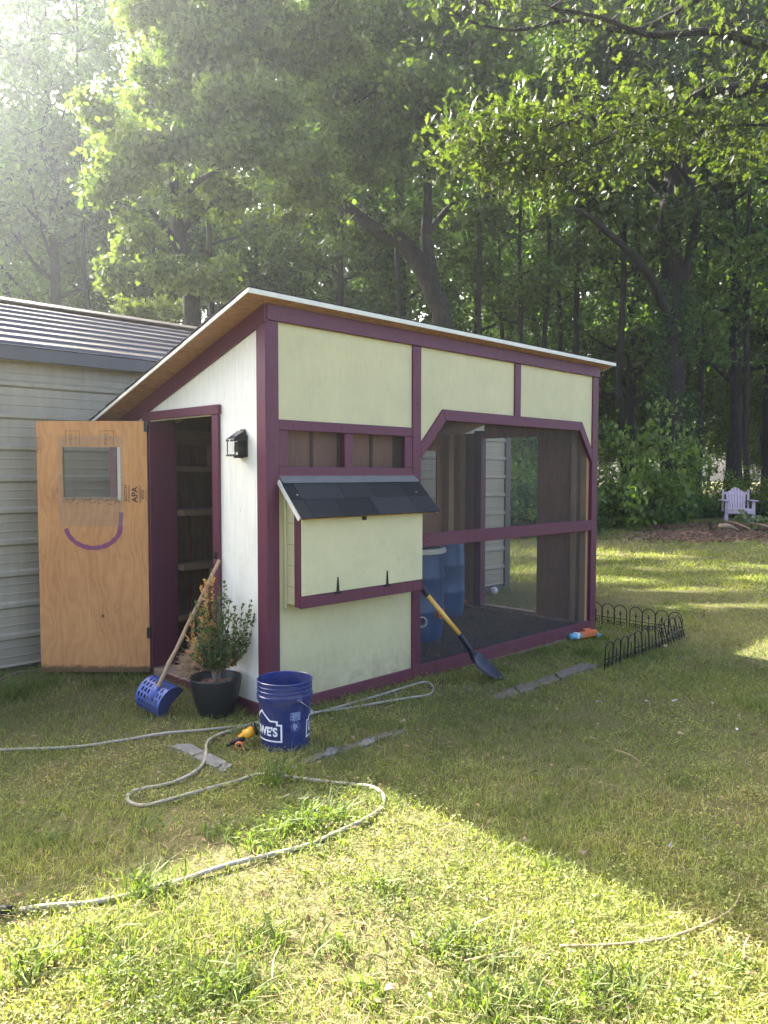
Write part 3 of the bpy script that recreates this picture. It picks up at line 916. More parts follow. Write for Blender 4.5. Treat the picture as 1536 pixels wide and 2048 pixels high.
# ---- plastic bucket
def bucket_mat():
    t = NT('blue_plastic')
    v = t.coord(); n = t.noise(v, 7, 6, .75); n2 = t.noise(t.coord('Object', (1, 1, 2)), 26, 5, .75)
    d = t.ramp(t.math('ADD', t.math('MULTIPLY', n, .6), t.math('MULTIPLY', n2, .4)), [(.47, (0, 0, 0)), (.66, (1, 1, 1))])
    c = t.mix(t.math('MULTIPLY', d, .55), (.011, .026, .135), (.13, .10, .085))
    t.base(c); t.set(Roughness=.32); return t.m
M_BLUE = bucket_mat()
bp = gr(570, 1489); bp.z -= .005
yaw_cam = math.atan2(CAM[1] - bp.y, CAM[0] - bp.x)        # direction to the viewer
bk = empty('bucket', bp, label='blue plastic five gallon bucket with white house logo beside the plum corner', cat='bucket')
prof = [(.0001, .004), (.128, .004), (.131, .012), (.142, .262), (.1435, .268), (.151, .270), (.153, .276), (.154, .300), (.149, .303),
        (.147, .316), (.151, .319), (.1515, .326), (.148, .329), (.1475, .340), (.1515, .343), (.152, .350), (.149, .353), (.1495, .368), (.1535, .371), (.1535, .376), (.150, .3785),
        (.1465, .376), (.1445, .34), (.140, .27), (.127, .012), (.0001, .010)]
MB().lathe(prof, 64).build('body', M_BLUE, bk, smooth=True, auto=40)
M_PRINT = simple_mat('white_print', (.70, .72, .74), .5, 0, .1, 30, 0)
M_PRINTBG = simple_mat('dark_blue_print', (.012, .016, .085), .45, 0, .2, 20, 0)
M_PRINTPALE = simple_mat('pale_blue_print', (.22, .27, .42), .5, 0, .2, 30, 0)
def brad(z): return .131 + (.142 - .131) * (z - .012) / .25 + .0008
def wrap(v, f, name, mat, a0, z0, lift=0.0, sub=True):
    me = bpy.data.meshes.new(name); me.from_pydata([tuple(p) for p in v], [], f)
    bm = bmesh.new(); bm.from_mesh(me)
    for k in range(26):
        xk = -.13 + k * .01
        bmesh.ops.bisect_plane(bm, geom=bm.verts[:] + bm.edges[:] + bm.faces[:], plane_co=(xk, 0, 0), plane_no=(1, 0, 0))
    for vv in bm.verts:
        z = z0 + vv.co.y; r = brad(z) + lift
        a = a0 + vv.co.x / .137
        vv.co = (r * math.cos(a), r * math.sin(a), z)
    bm.to_mesh(me); bm.free()
    return link(name, me, mat, bk)
def flat(poly): return [(x, y, 0) for x, y in poly], [tuple(range(len(poly)))]
# house outline badge seen from the left edge of the bucket round to the front
A_LOGO = yaw_cam - 1.05          # bearing of the badge centre (towards the left as seen)
HS = 1.32
house = [(-.098, -.052), (.098, -.052), (.098, .030), (.080, .030), (.080, .046), (.048, .046), (.0, .088), (-.048, .046), (-.080, .046), (-.080, .030), (-.098, .030)]
house_in = [(-.091, -.045), (.091, -.045), (.091, .023), (.073, .023), (.073, .039), (.045, .039), (.0, .078), (-.045, .039), (-.073, .039), (-.073, .023), (-.091, .023)]
house = [(x * HS, y * 1.2) for x, y in house]; house_in = [(x * HS, y * 1.2) for x, y in house_in]
def badge(a0, z0):
    wrap(*flat(house_in), 'logo_field', M_PRINTBG, a0, z0, .0002)
    nH = len(house)
    v = [(x, y, 0) for x, y in house] + [(x, y, 0) for x, y in house_in]
    f = [(i, (i + 1) % nH, (i + 1) % nH + nH, i + nH) for i in range(nH)]
    wrap(v, f, 'logo_outline', M_PRINT, a0, z0, .0006)
    tv, tf = text_mesh("LOWE'S", .064, .0022)
    kx = .205 / (max(p[0] for p in tv) - min(p[0] for p in tv))
    wrap([(x * kx, y * 1.05 - .010, 0) for x, y, z in tv], tf, 'logo_lettering', M_PRINT, a0, z0, .0006)
badge(A_LOGO, .125)
badge(A_LOGO + math.pi * .95, .128)
A_W = yaw_cam + .42
for k, wtxt in enumerate(('WARNING', 'ADVERTENCIA', 'AVERTISSEMENT')):
    y0 = .215 - k * .0155
    wrap(*flat([(-.028, y0 - .007), (.028, y0 - .007), (.028, y0 + .007), (-.028, y0 + .007)]), 'warning_panel', M_PRINTPALE, A_W, 0, .0004)
    tv, tf = text_mesh(wtxt, .0085, .0002)
    wrap([(x * min(1, .034 / (.0085 * .62 * len(wtxt))) + .006, y + y0, 0) for x, y, z in tv], tf, 'warning_text', M_PRINTBG, A_W, 0, .0008)
    wrap(*flat([(-.027, y0 - .006), (-.016, y0 - .006), (-.0215, y0 + .006)]), 'warning_triangle', M_PRINTBG, A_W, 0, .0008)
ring = []; NR = 28
v = []; f = []
for k in range(NR):
    a = 2 * math.pi * k / NR
    v += [(.0255 * math.cos(a), .145 + .0255 * math.sin(a), 0), (.0232 * math.cos(a), .145 + .0232 * math.sin(a), 0)]
for k in range(NR): f.append((2 * k, (2 * k + 2) % (2 * NR), (2 * k + 3) % (2 * NR), 2 * k + 1))
wrap(v, f, 'warning_ring', M_PRINTPALE, A_W, 0, .0006)
wrap(*flat([(-.014, .158), (-.004, .163), (.004, .155), (.013, .160), (.010, .148), (.016, .138), (.005, .135), (.0, .126), (-.010, .130), (-.016, .142)]), 'warning_figure', M_PRINTPALE, A_W, 0, .0005)
for k in range(9): wrap(*flat([(-.027, .108 - k * .0085), (.027 - .006 * (k % 3), .108 - k * .0085), (.027 - .006 * (k % 3), .1105 - k * .0085), (-.027, .1105 - k * .0085)]), 'warning_line', simple_mat('dim_print', (.05, .07, .17), .5, 0, .2, 30, 0) if k == 0 else bpy.data.materials['dim_print'], A_W, 0, .0005)
# ears and wire bail hanging down on the far right side
for s_ in (0, math.pi):
    a = yaw_cam + .52 + s_
    MB().lathe([(.0001, .016), (.012, .016), (.015, .010), (.015, 0)], 14).xf(Matrix.Translation((.150 * math.cos(a), .150 * math.sin(a), .285)) @ Matrix.Rotation(a, 4, 'Z') @ Matrix.Rotation(R(90), 4, 'Y')).build('handle_ear', M_BLUE, bk, smooth=True)
pts = []
a0 = yaw_cam + .52
for k in range(19):
    t_ = k / 18; ang = math.pi * t_
    # semicircle from ear to ear, swung down to the right-hand side
    e = Vector((math.cos(a0), math.sin(a0), 0)); side = Vector((-math.sin(a0), math.cos(a0), 0))
    rr = .168
    p = e * (rr * math.cos(ang)) + (side * .80 + Vector((0, 0, -.60))) * (rr * math.sin(ang) * 1.06) + Vector((0, 0, .285))
    pts.append(p)
MB().tube(pts, .0021, 6).build('wire_handle', M_SCREW, bk, smooth=True)
g_ = pts[9]
tube_dir = (pts[10] - pts[8]).normalized()
MB().tube([g_ - tube_dir * .045, g_ + tube_dir * .045], .010, 10).build('hand_grip', M_PRINT, bk, smooth=True)

# ---- potted boxwood
pp = gr(440, 1412)
pp = Vector((-.185, .285, float(gz(-.185, .285))))
pot = empty('potted_shrub', pp, label='half browned boxwood shrub in a black plastic pot by the doorway', cat='potted plant')
M_POT = simple_mat('black_pot_plastic', (.012, .013, .016), .42, 0, .3, 12, .05)
MB().lathe([(.0001, .0), (.095, .0), (.103, .008), (.132, .09), (.150, .17), (.1575, .228), (.1590, .238), (.1565, .242), (.1525, .238), (.145, .17), (.140, .15)], 48).build('pot', M_POT, pot, smooth=True, auto=50)
sv_ = []; rr = np.random.default_rng(3)
m = MB()
ns = 26
prof = [(.0001, .188), (.05, .186), (.10, .180), (.149, .176)]
m.lathe(prof, 28)
m.v = [(x, y, z + random.uniform(-.006, .006)) for x, y, z in m.v]
M_SOIL = simple_mat('potting_soil', (.075, .045, .03), .95, 0, .5, 60, .8)
soil = m.build('soil', M_SOIL, pot)
chips = MB()
for k in range(240):
    a = random.uniform(0, 6.28); r = .138 * math.sqrt(random.random())
    c = Vector((r * math.cos(a), r * math.sin(a), .186 + random.uniform(0, .010)))
    d1 = Vector((random.gauss(0, 1), random.gauss(0, 1), random.gauss(0, .35))).normalized() * random.uniform(.006, .013)
    d2 = d1.orthogonal().normalized() * random.uniform(.003, .005)
    up_ = d1.cross(d2).normalized() * .003
    chips.add([c - d1 - d2, c + d1 - d2, c + d1 + d2, c - d1 + d2, c + up_], [(0, 1, 4), (1, 2, 4), (2, 3, 4), (3, 0, 4), (3, 2, 1, 0)])
M_CHIP = simple_mat('bark_chips', (.22, .13, .085), .9, 0, .7, 45, .3)
tag(chips.build('bark_chip', M_CHIP, soil, fixn=False), kind='stuff')

def leaf_arrays(c, d, nn, Ln, Wd, fold=.12):
    """diamond leaves: c centres, d unit directions, nn normals -> verts (4n,3), tris (2n,3)"""
    s = np.cross(nn, d); s /= np.linalg.norm(s, axis=1, keepdims=True) + 1e-9
    Ln = np.asarray(Ln)[:, None]; Wd = np.asarray(Wd)[:, None]
    v = np.empty((len(c), 4, 3))
    v[:, 0] = c - d * Ln / 2; v[:, 2] = c + d * Ln / 2
    v[:, 1] = c + s * Wd / 2 + nn * Wd * fold; v[:, 3] = c - s * Wd / 2 + nn * Wd * fold
    b = np.arange(len(c))[:, None] * 4
    f = np.concatenate([b + np.array([[0, 1, 2]]), b + np.array([[0, 2, 3]])], 1).reshape(-1, 3)
    return v.reshape(-1, 3), f
def unit(a): return a / (np.linalg.norm(a, axis=1, keepdims=True) + 1e-9)
stems = MB()
rb = random.Random(5)
right = Vector(_rt); toward = Vector((-math.cos(YAW), -math.sin(YAW), 0))
GC, GD, GN, GL, GCOL = [], [], [], [], []
# stems are laid out from the photo's silhouette: (sideways, height, towards viewer, dry share)
sprigs = [(-.115, .62, .02, .1), (-.09, .70, -.02, .95), (-.055, .76, .0, .98), (-.025, .78, -.03, .98), (-.14, .52, .03, .9), (-.15, .44, .0, .95),
          (.0, .62, .03, .05), (.025, .72, -.02, 0), (.06, .74, .0, 0), (.08, .66, .04, 0), (.04, .56, .06, 0), (-.06, .58, .06, .05), (-.03, .52, .09, 0),
          (.12, .56, -.03, 0), (.145, .50, .03, .05), (.17, .58, .0, 0), (.22, .60, .0, 0), (.24, .50, -.02, 0), (.20, .44, .04, .1), (.13, .42, .08, 0), (.06, .44, .10, 0),
          (-.02, .42, .11, 0), (-.09, .44, .08, .1), (-.12, .36, .06, .85), (.18, .36, .03, .9), (.11, .50, -.06, .9), (.10, .30, .05, .8), (-.06, .32, .07, .0), (.14, .34, -.04, 0),
          (.0, .50, -.08, 0), (-.08, .60, -.08, .5), (.07, .60, -.09, 0), (.02, .34, .09, 0), (-.05, .66, .02, .9), (-.1, .55, -.04, .2), (.09, .40, .02, 0), (.03, .66, .02, 0), (-.07, .48, .10, .1), (.20, .52, .05, 0)]
for sx, h_, ty, dry in sprigs:
    b0 = Vector((rb.gauss(0, .008), rb.gauss(0, .008), .185))
    tip = right * sx + toward * ty + Vector((0, 0, .175 + h_ * .88))
    knee = right * sx * .75 + toward * ty * .8 + Vector((0, 0, .20 + h_ * .38))
    path = smooth_path([b0, b0 + Vector((0, 0, .06)) + (knee - b0) * .25, knee, tip], 5)
    rad = [.0065 * (1 - .85 * i / (len(path) - 1)) for i in range(len(path))]
    stems.tube(path, rad, 5, False)
    n0 = int(len(path) * .42)
    twigs = [path[n0:]]
    for q in range(4):
        i = rb.randrange(n0 - 2, len(path) - 4); a = path[i]
        dd = (Vector((rb.gauss(0, 1.3), rb.gauss(0, 1.3), .9))).normalized()
        l = rb.uniform(.05, .11)
        tw = [a, a + dd * l * .5 + Vector((0, 0, .004)), a + dd * l + Vector((0, 0, .02))]
        stems.tube(tw, [.002, .0016, .0008], 4, False); twigs.append(smooth_path(tw, 4))
    for tw in twigs:
        Lt = sum((tw[i + 1] - tw[i]).length for i in range(len(tw) - 1))
        for q in range(int(Lt / .0040)):
            t_ = rb.random() * (len(tw) - 1.001); i = int(t_); a = tw[i].lerp(tw[i + 1], t_ - i)
            ax = (tw[i + 1] - tw[i]).normalized()
            d = (Vector((rb.gauss(0, 1), rb.gauss(0, 1), rb.gauss(0, .5))) + ax * 1.1).normalized()
            ln = rb.uniform(.017, .028)
            GC.append(a + d * ln * .55); GD.append(d); GN.append(Vector((rb.gauss(0, 1), rb.gauss(0, 1), 1.2)).normalized()); GL.append(ln)
            if rb.random() < dry: GCOL.append((.52 * rb.uniform(.8, 1.15), .29 * rb.uniform(.8, 1.2), .095))
            else:
                k = rb.uniform(.6, 1.8); GCOL.append((.066 * k, .108 * k, .032 * k))
stems.build('stem', simple_mat('boxwood_stem', (.20, .15, .10), .85, 0, .3, 60, .2), pot, smooth=True, fixn=False)
GC, GD, GN, GL, GCOL = map(np.array, (GC, GD, GN, GL, GCOL))
GN = unit(GN - GD * (GN * GD).sum(1, keepdims=True))
lv, lf = leaf_arrays(GC, GD, GN, GL, GL * .62, .15)
tag(link('foliage', mesh_np('foliage', lv, lf, np.repeat(GCOL, 4, 0)), M_BOX, pot), kind='stuff')

# ---- scoop with stick handle
top = Vector((-.030, .470, .935)); foot = gr(322, 1412)
foot = Vector((-.415, .555, 0.0)); foot.z = float(gz(foot.x, foot.y))
sc = empty('litter_scoop', foot, label='blue perforated plastic scoop on a wooden stick leaning beside the doorway', cat='scoop')
M_SCOOP = simple_mat('periwinkle_plastic', (.060, .095, .30), .4, 0, .12, 15, 0)
m = MB()
# a half-cylinder shell, axis across the view, with rows of slots; convex side to the viewer
NA, NL, RS, LS = 30, 32, .105, .205
def sp(i, j, r=RS):
    a = R(-62) + R(205) * i / NA
    x = LS * (j / NL - .5)
    k = 1.0 + .06 * abs(x) / LS
    return (x, -r * math.cos(a) * k, r * math.sin(a) * k)
v = []; f = []
for i in range(NA + 1):
    for j in range(NL + 1): v.append(sp(i, j))
for i in range(NA + 1):
    for j in range(NL + 1): v.append(sp(i, j, RS - .0035))
W = NL + 1; O2 = (NA + 1) * W
hole = lambda i, j: (1 < i < NA - 1) and (1 < j < NL - 2) and (i % 3 != 0) and ((j + 2 * (i // 3)) % 4 < 2) and not (abs(j - NL / 2) < 3 and 12 < i < 22)
for i in range(NA):
    for j in range(NL):
        q = (i * W + j, i * W + j + 1, (i + 1) * W + j + 1, (i + 1) * W + j)
        if hole(i, j): continue
        f.append(q); f.append(tuple(reversed([p + O2 for p in q])))
m.add(v, f)
sm_ = Matrix.Rotation(YAW - math.pi / 2 - .55, 4, 'Z') @ Matrix.Rotation(R(13), 4, 'Y')
sm_ = Matrix.Translation((0, 0, .098)) @ sm_
o = m.build('scoop_shell', M_SCOOP, sc, fixn=False); o.matrix_local = sm_
cap = MB(); v = [(LS / 2, 0, 0)] + [(LS / 2,) + sp(i, NL)[1:] for i in range(0, NA + 1)]
cap.add(v, [(0, i + 1, i + 2) for i in range(NA)])
o = cap.build('end_cap', simple_mat('blue_plastic_shaded', (.03, .04, .11), .5, 0, .2, 15, 0), sc, fixn=False); o.matrix_local = sm_  # end caps coloured darker to imitate the shade inside the scoop
cap = MB(); v = [(-LS / 2, 0, 0)] + [(-LS / 2,) + sp(i, 0)[1:] for i in range(0, NA + 1)]
cap.add(v, [(0, i + 2, i + 1) for i in range(NA)])
o = cap.build('end_cap', bpy.data.materials['blue_plastic_shaded'], sc, fixn=False); o.matrix_local = sm_
hb = sm_ @ Vector((.025, -.092, .03)); ht = top - foot
path = [hb.lerp(ht, k / 12) + Vector((math.sin(k * 1.7) * .002, math.cos(k * 2.1) * .002, 0)) for k in range(13)]
MB().tube(path, [.0145 - .003 * k / 12 + .0012 * math.sin(k * 2.7) for k in range(13)], 9).build('stick_handle', M_STICK, sc, smooth=True)
skt = [hb + (ht - hb).normalized() * q for q in (-.012, .035, .075)]
MB().tube(skt, [.021, .021, .018], 12).build('handle_socket', M_SCOOP, sc, smooth=True)

# ---- digging shovel leaning on the run
tip = gr(1004, 1362)
d_tip = depth_of(tip); d_top = depth_of((1.31, -.075, .80))
def sp2(u, v):
    # depth from height along the leaning shovel, tip to grip
    k = max(0, min(1, (1362 - v) / 230.0)); return at(u, v, d_tip + (d_top - d_tip) * k)
shv = empty('digging_shovel', tip, label='pointed black shovel with short yellow handle leaning on the wire run', cat='shovel')
M_STEEL = simple_mat('dark_blue_steel', (.018, .022, .035), .4, .5, .4, 14, .1)
M_YEL = simple_mat('yellow_fibreglass', (.62, .36, .065), .35, 0, .08, 20, 0)
a, b = sp2(852, 1187), sp2(921, 1271)
MB().tube([a - tip, b - tip], .0175, 14).build('handle', M_YEL, shv, smooth=True)
MB().tube([q - tip for q in smooth_path([sp2(841, 1152), sp2(842, 1170), sp2(852, 1187), sp2(855, 1191)], 4)], .0195, 12).build('grip', M_BLACK, shv, smooth=True)
MB().tube([q - tip for q in smooth_path([sp2(919, 1268), sp2(930, 1284), sp2(940, 1300), sp2(945, 1316), sp2(950, 1326)], 4)], [.0195] * 8 + [.019 - .001 * k for k in range(9)], 12).build('socket', M_STEEL, shv, smooth=True)
# blade: dished plate from shoulder to point
s0 = sp2(947, 1320) - tip; axis = -s0; La = axis.length; axis.normalize()
acr = axis.cross(Vector((0, -.55, 1))).normalized(); bn = acr.cross(axis).normalized()
v = []; f = []
rows = [(-.06, .035), (.0, .095), (.06, .105), (.25, .108), (.5, .098), (.75, .068), (.92, .03), (1.0, .004)]
for t_, hw in rows:
    for k in range(9):
        q = k / 4 - 1
        v.append(s0 + axis * (La * t_) + acr * (hw * q) + bn * (.03 * q * q - .012 * math.sin(t_ * 3.1)))
for i in range(len(rows) - 1):
    for k in range(8): f.append((i * 9 + k, i * 9 + k + 1, (i + 1) * 9 + k + 1, (i + 1) * 9 + k))
bl = MB().add(v, f); bl.v += [tuple(Vector(p) - bn * .003) for p in v]; bl.f += [tuple(reversed([q + len(v) for q in fc])) for fc in f]
bl.build('blade', M_STEEL, shv, smooth=True, fixn=False)

# ---- barrels inside the run
M_BARREL = simple_mat('blue_barrel_plastic', (.014, .055, .15), .4, 0, .15, 6, .05)
M_BARREL2 = simple_mat('bright_blue_plastic', (.015, .075, .19), .4, 0, .12, 6, .05)
M_RING = simple_mat('pale_plastic_ring', (.62, .58, .48), .45, 0, .1, 10, 0)
M_ORANGE = simple_mat('orange_plastic', (.62, .16, .05), .45, 0, .1, 20, 0)
def barrel(c, r, h, mat, ring, label):
    e = empty('feed_barrel', c, label=label, cat='barrel')
    pr = [(.0001, .0), (r * .90, .0), (r * .94, .02), (r, h * .18), (r, h * .30), (r * 1.03, h * .32), (r * 1.03, h * .35), (r, h * .37), (r, h * .66), (r * 1.03, h * .68), (r * 1.03, h * .71), (r, h * .73), (r * .985, h * .93), (r * .95, h * .99), (r * .93, h), (.0001, h * .995)]
    MB().lathe(pr, 36).build('body', mat, e, smooth=True, auto=45)
    if ring: MB().lathe([(r * .96, h * .955), (r * 1.06, h * .955), (r * 1.07, h * .985), (r * 1.05, h * 1.01), (r * .94, h * 1.01), (r * .94, h * .96)], 36).build('lid_ring', M_RING, e, smooth=True, auto=40)
    return e
b1 = barrel((2.18, .83, .04), .29, .80, M_BARREL, True, 'blue barrel with a pale lid ring inside the wire run')
a_ = math.atan2(CAM[1] - .83, CAM[0] - 2.18)
for da, z in ((.30, .20), (.95, .25)):
    an = a_ + da; c = Vector((.30 * math.cos(an), .30 * math.sin(an), z))
    mt = Matrix.Translation(c) @ Matrix.Rotation(an, 4, 'Z') @ Matrix.Rotation(R(90), 4, 'Y')
    MB().lathe([(.036, -.03), (.036, .03), (.047, .03), (.047, .022), (.041, .018), (.041, -.03)], 18).xf(mt).build('feed_port', M_RING if da < .8 else M_ORANGE, b1, smooth=True, auto=40)
barrel((3.27, 1.36, .04), .20, .75, M_BARREL2, False, 'plain bright blue barrel standing behind the ringed barrel')
def ceramic(u, v, z, label):
    q = hit(u, v, 2, z); e = empty('drinking_bowl', q, label=label, cat='bowl')
    MB().lathe([(.0001, 0), (.055, 0), (.075, .035), (.078, .045), (.072, .045), (.055, .012), (.0001, .010)], 20).build('bowl', M_ORANGE, e, smooth=True, auto=40)
    MB().lathe([(.060, .03), (.03, .06), (.0001, .065)], 16).build('cup', M_RING, e, smooth=True)
ceramic(902, 1218, .045, 'orange bowl on the run floor against the blue barrels')
ceramic(930, 1208, .045, 'orange bowl on the run floor beside the plum door post')
# dark litter floor of the run
m = MB().box(1.35, 3.80, .09, D - .09, -.06, .035); M_LITTER = simple_mat('dark_litter', (.045, .029, .019), .95, 0, .6, 30, .7)
m.build('run_floor', M_LITTER, coop)
m = MB()
for k in range(1500):
    c = Vector((random.uniform(1.4, 3.76), random.uniform(.10, D - .12), .036 + random.uniform(0, .012))); r_ = random.uniform(.006, .022)
    d1 = Vector((random.gauss(0, 1), random.gauss(0, 1), random.gauss(0, .3))).normalized() * r_; d2 = d1.cross(Vector((0, 0, 1))).normalized() * r_ * random.uniform(.3, .8)
    m.add([c - d1 - d2, c + d1 - d2, c + d1 + d2, c - d1 + d2, c + Vector((0, 0, r_ * .8))], [(0, 1, 4), (1, 2, 4), (2, 3, 4), (3, 0, 4)])
tag(m.build('floor_litter', simple_mat('wood_chip_litter', (.085, .055, .035), .95, 0, .8, 7, 0), coop, fixn=False), kind='stuff')

# ---- straw heap in the doorway
m = MB(); rs = random.Random(9)
for k in range(2200):
    a = rs.uniform(0, 6.28); r = .25 * math.sqrt(rs.random())
    hh = .26 * max(0, 1 - (r / .27) ** 2)
    c = Vector((.20 + r * math.cos(a) * .72, .99 + r * math.sin(a), .035 + hh * (1 - .35 * rs.random() ** 2) + rs.uniform(0, .015)))
    d = Vector((rs.gauss(0, 1), rs.gauss(0, 1), rs.gauss(0, .55))).normalized() * rs.uniform(.03, .075)
    mid = c + d * .5 + Vector((rs.gauss(0, .008), rs.gauss(0, .008), rs.gauss(0, .008)))
    m.tube([c, mid, c + d], [.0018, .0016, .001], 3, False)
M_STRAW = simple_mat('pine_straw', (.55, .37, .21), .8, 0, .4, 20, 0)
tag(m.build('straw', M_STRAW, None, fixn=False), 'heap of brown straw bedding just inside the coop doorway', 'straw', kind='stuff')

# ---- garden hose
hp = [(-60, 1512), (0, 1507), (150, 1497), (250, 1483), (330, 1473), (420, 1463), (520, 1449), (600, 1438), (680, 1418), (760, 1392), (815, 1377), (850, 1369), (866, 1377), (858, 1392),
      (820, 1401), (760, 1409), (690, 1420), (620, 1432), (540, 1443), (480, 1458), (438, 1474), (415, 1490), (412, 1512), (404, 1535), (382, 1556), (340, 1571), (285, 1581), (258, 1595), (258, 1609), (285, 1614), (330, 1608), (400, 1589),
      (470, 1566), (515, 1554), (560, 1559), (640, 1566), (700, 1572), (745, 1582), (767, 1597), (764, 1617), (735, 1643), (690, 1665), (620, 1692), (540, 1716), (450, 1741), (330, 1776), (200, 1808), (100, 1822), (30, 1828)]
hpath = smooth_path([gr(u, v) + Vector((0, 0, .013 + .006 * math.sin(i * 1.9))) for i, (u, v) in enumerate(hp)], 7)
def hose_mat():
    t = NT('pale_braided_hose')
    n = t.noise(t.world(), 60, 4, .7); w = t.noise(t.world(), 260, 2, .6)
    c = t.ramp(n, [(.3, (.25, .23, .18)), (.7, (.42, .385, .31))])
    t.base(c); t.set(Roughness=.6); t.bump(w, .6, .004); return t.m
hose = empty('garden_hose', gr(412, 1512), label='pale garden hose snaking over the grass round the bucket', cat='hose')
hl = hose.location.copy()
# ribbed hose: radius wobbles a little so the corrugation catches light
fine = []
for i in range(len(hpath) - 1):
    nseg = max(1, int((hpath[i + 1] - hpath[i]).length / .012))
    for k in range(nseg): fine.append(hpath[i].lerp(hpath[i + 1], k / nseg))
MB().tube([p - hl for p in fine], [.0082 + (.0010 if i % 2 else 0) for i in range(len(fine))], 7).build('tube', hose_mat(), hose, smooth=True, fixn=False)
e0 = hpath[-1] - hl; e1 = gr(-8, 1831) + Vector((0, 0, .02)) - hl
MB().tube([e0, e0.lerp(e1, .2), e0.lerp(e1, .21), e0.lerp(e1, .8), e0.lerp(e1, .81), e1], [.0125, .0125, .0165, .0165, .013, .013], 12).build('coupling', M_BLACK, hose, smooth=True)

# ---- flat edging stones
def stone_mat(name, c):
    t = NT(name); n = t.noise(t.world(), 22, 6, .7); b = t.noise(t.world(), 5, 4, .6)
    t.base(t.mix(.5, t.ramp(n, [(.3, mul(c, .55)), (.7, mul(c, 1.25))]), t.ramp(b, [(.3, mul(c, .7)), (.7, mul(c, 1.15))])))
    t.set(Roughness=.9, Specular_IOR_Level=.25); t.bump(n, .6, .012); return t.m
M_SLATE = stone_mat('grey_slate', (.20, .195, .18))
M_EDGE = stone_mat('weathered_concrete', (.16, .135, .105))
def slab(corners_px, thick, mat, label, lift=.012, rough=.006, group=None, cat='stone', name='edging_stone'):
    P = [gr(u, v) for u, v in corners_px]
    c = sum(P, Vector()) / len(P)
    # subdivide the outline and jitter it, so edges are chipped
    out = []
    for i in range(len(P)):
        a, b = P[i], P[(i + 1) % len(P)]
        for k in range(4): out.append(a.lerp(b, k / 4) + Vector((random.gauss(0, rough), random.gauss(0, rough), 0)))
    nn = len(out)
    v = [p - c + Vector((0, 0, lift + thick * .0 + random.gauss(0, .0015))) for p in out]
    v2 = [(p - c) * 1.01 + Vector((0, 0, lift - thick)) for p in out]
    mid = [(p - c) * .55 + Vector((0, 0, lift + random.gauss(0.002, .002))) for p in out]
    vv = v + v2 + mid + [Vector((0, 0, lift + .002))]
    f = [(i, (i + 1) % nn, (i + 1) % nn + nn, i + nn) for i in range(nn)]
    f += [(i, i + 2 * nn, (i + 1) % nn + 2 * nn, (i + 1) % nn) for i in range(nn)]
    f += [(i + 2 * nn, 3 * nn, (i + 1) % nn + 2 * nn) for i in range(nn)]
    o = MB().add(vv, f).build(name, mat, None, c)
    return tag(o, label, cat, group)
GS = 'flat stones sunk in the lawn'
slab([(335, 1494), (380, 1491), (408, 1506), (386, 1515)], .05, M_SLATE, 'grey slate slab in the grass left of the bend in the hose', .011, group=GS)
slab([(384, 1517), (410, 1507), (452, 1527), (432, 1539)], .05, M_SLATE, 'grey slate slab in the grass under the bend in the hose', .011, group=GS)
slab([(434, 1541), (453, 1529), (466, 1534), (450, 1546)], .05, M_SLATE, 'small grey slate chip at the end of the two slabs', .009, group=GS)
seg = [(560, 1548, 520, 1560), (612, 1521, 590, 1536), (650, 1503, 640, 1519), (684, 1494, 676, 1508), (722, 1482, 712, 1497), (752, 1474, 748, 1488), (790, 1464, 782, 1475), (815, 1455, 806, 1464)]
for k in range(len(seg) - 1):
    a, b = seg[k], seg[k + 1]
    slab([(a[0] + 3, a[1]), (b[0], b[1]), (b[2], b[3]), (a[2] + 3, a[3])], .06, M_EDGE if k % 2 else M_SLATE, ['flat grey edging stone half buried under the grass tuft', 'flat edging stone next to the half buried one', 'flat edging stone in the row in front of the bucket', 'short flat edging stone in the row right of the bucket', 'pale flat edging stone midway along the row right of the bucket', 'flat edging stone second to last in the row right of the bucket', 'small edging stone ending the row beside the red brown leaf'][k], .004 + .005 * (k % 3), group='flat edging stones in a row by the bucket')
seg = [(980, 1390, 986, 1402), (1027, 1375, 1038, 1388), (1070, 1364, 1082, 1375), (1107, 1352, 1117, 1362), (1158, 1331, 1197, 1335)]
for k in range(4):
    a, b = seg[k], seg[k + 1]
    slab([(a[0] + 3, a[1]), (b[0], b[1]), (b[2], b[3]), (a[2] + 3, a[3])], .11, M_EDGE, ['dark sunken edging block below the shovel blade', 'weathered edging block next to the dark sunken one', 'chipped edging block next to the square ended one'][k] if k < 3 else 'square ended edging block beside the wire border fence', .024 - .007 * (3 - k), .007, group='edging blocks in front of the run')

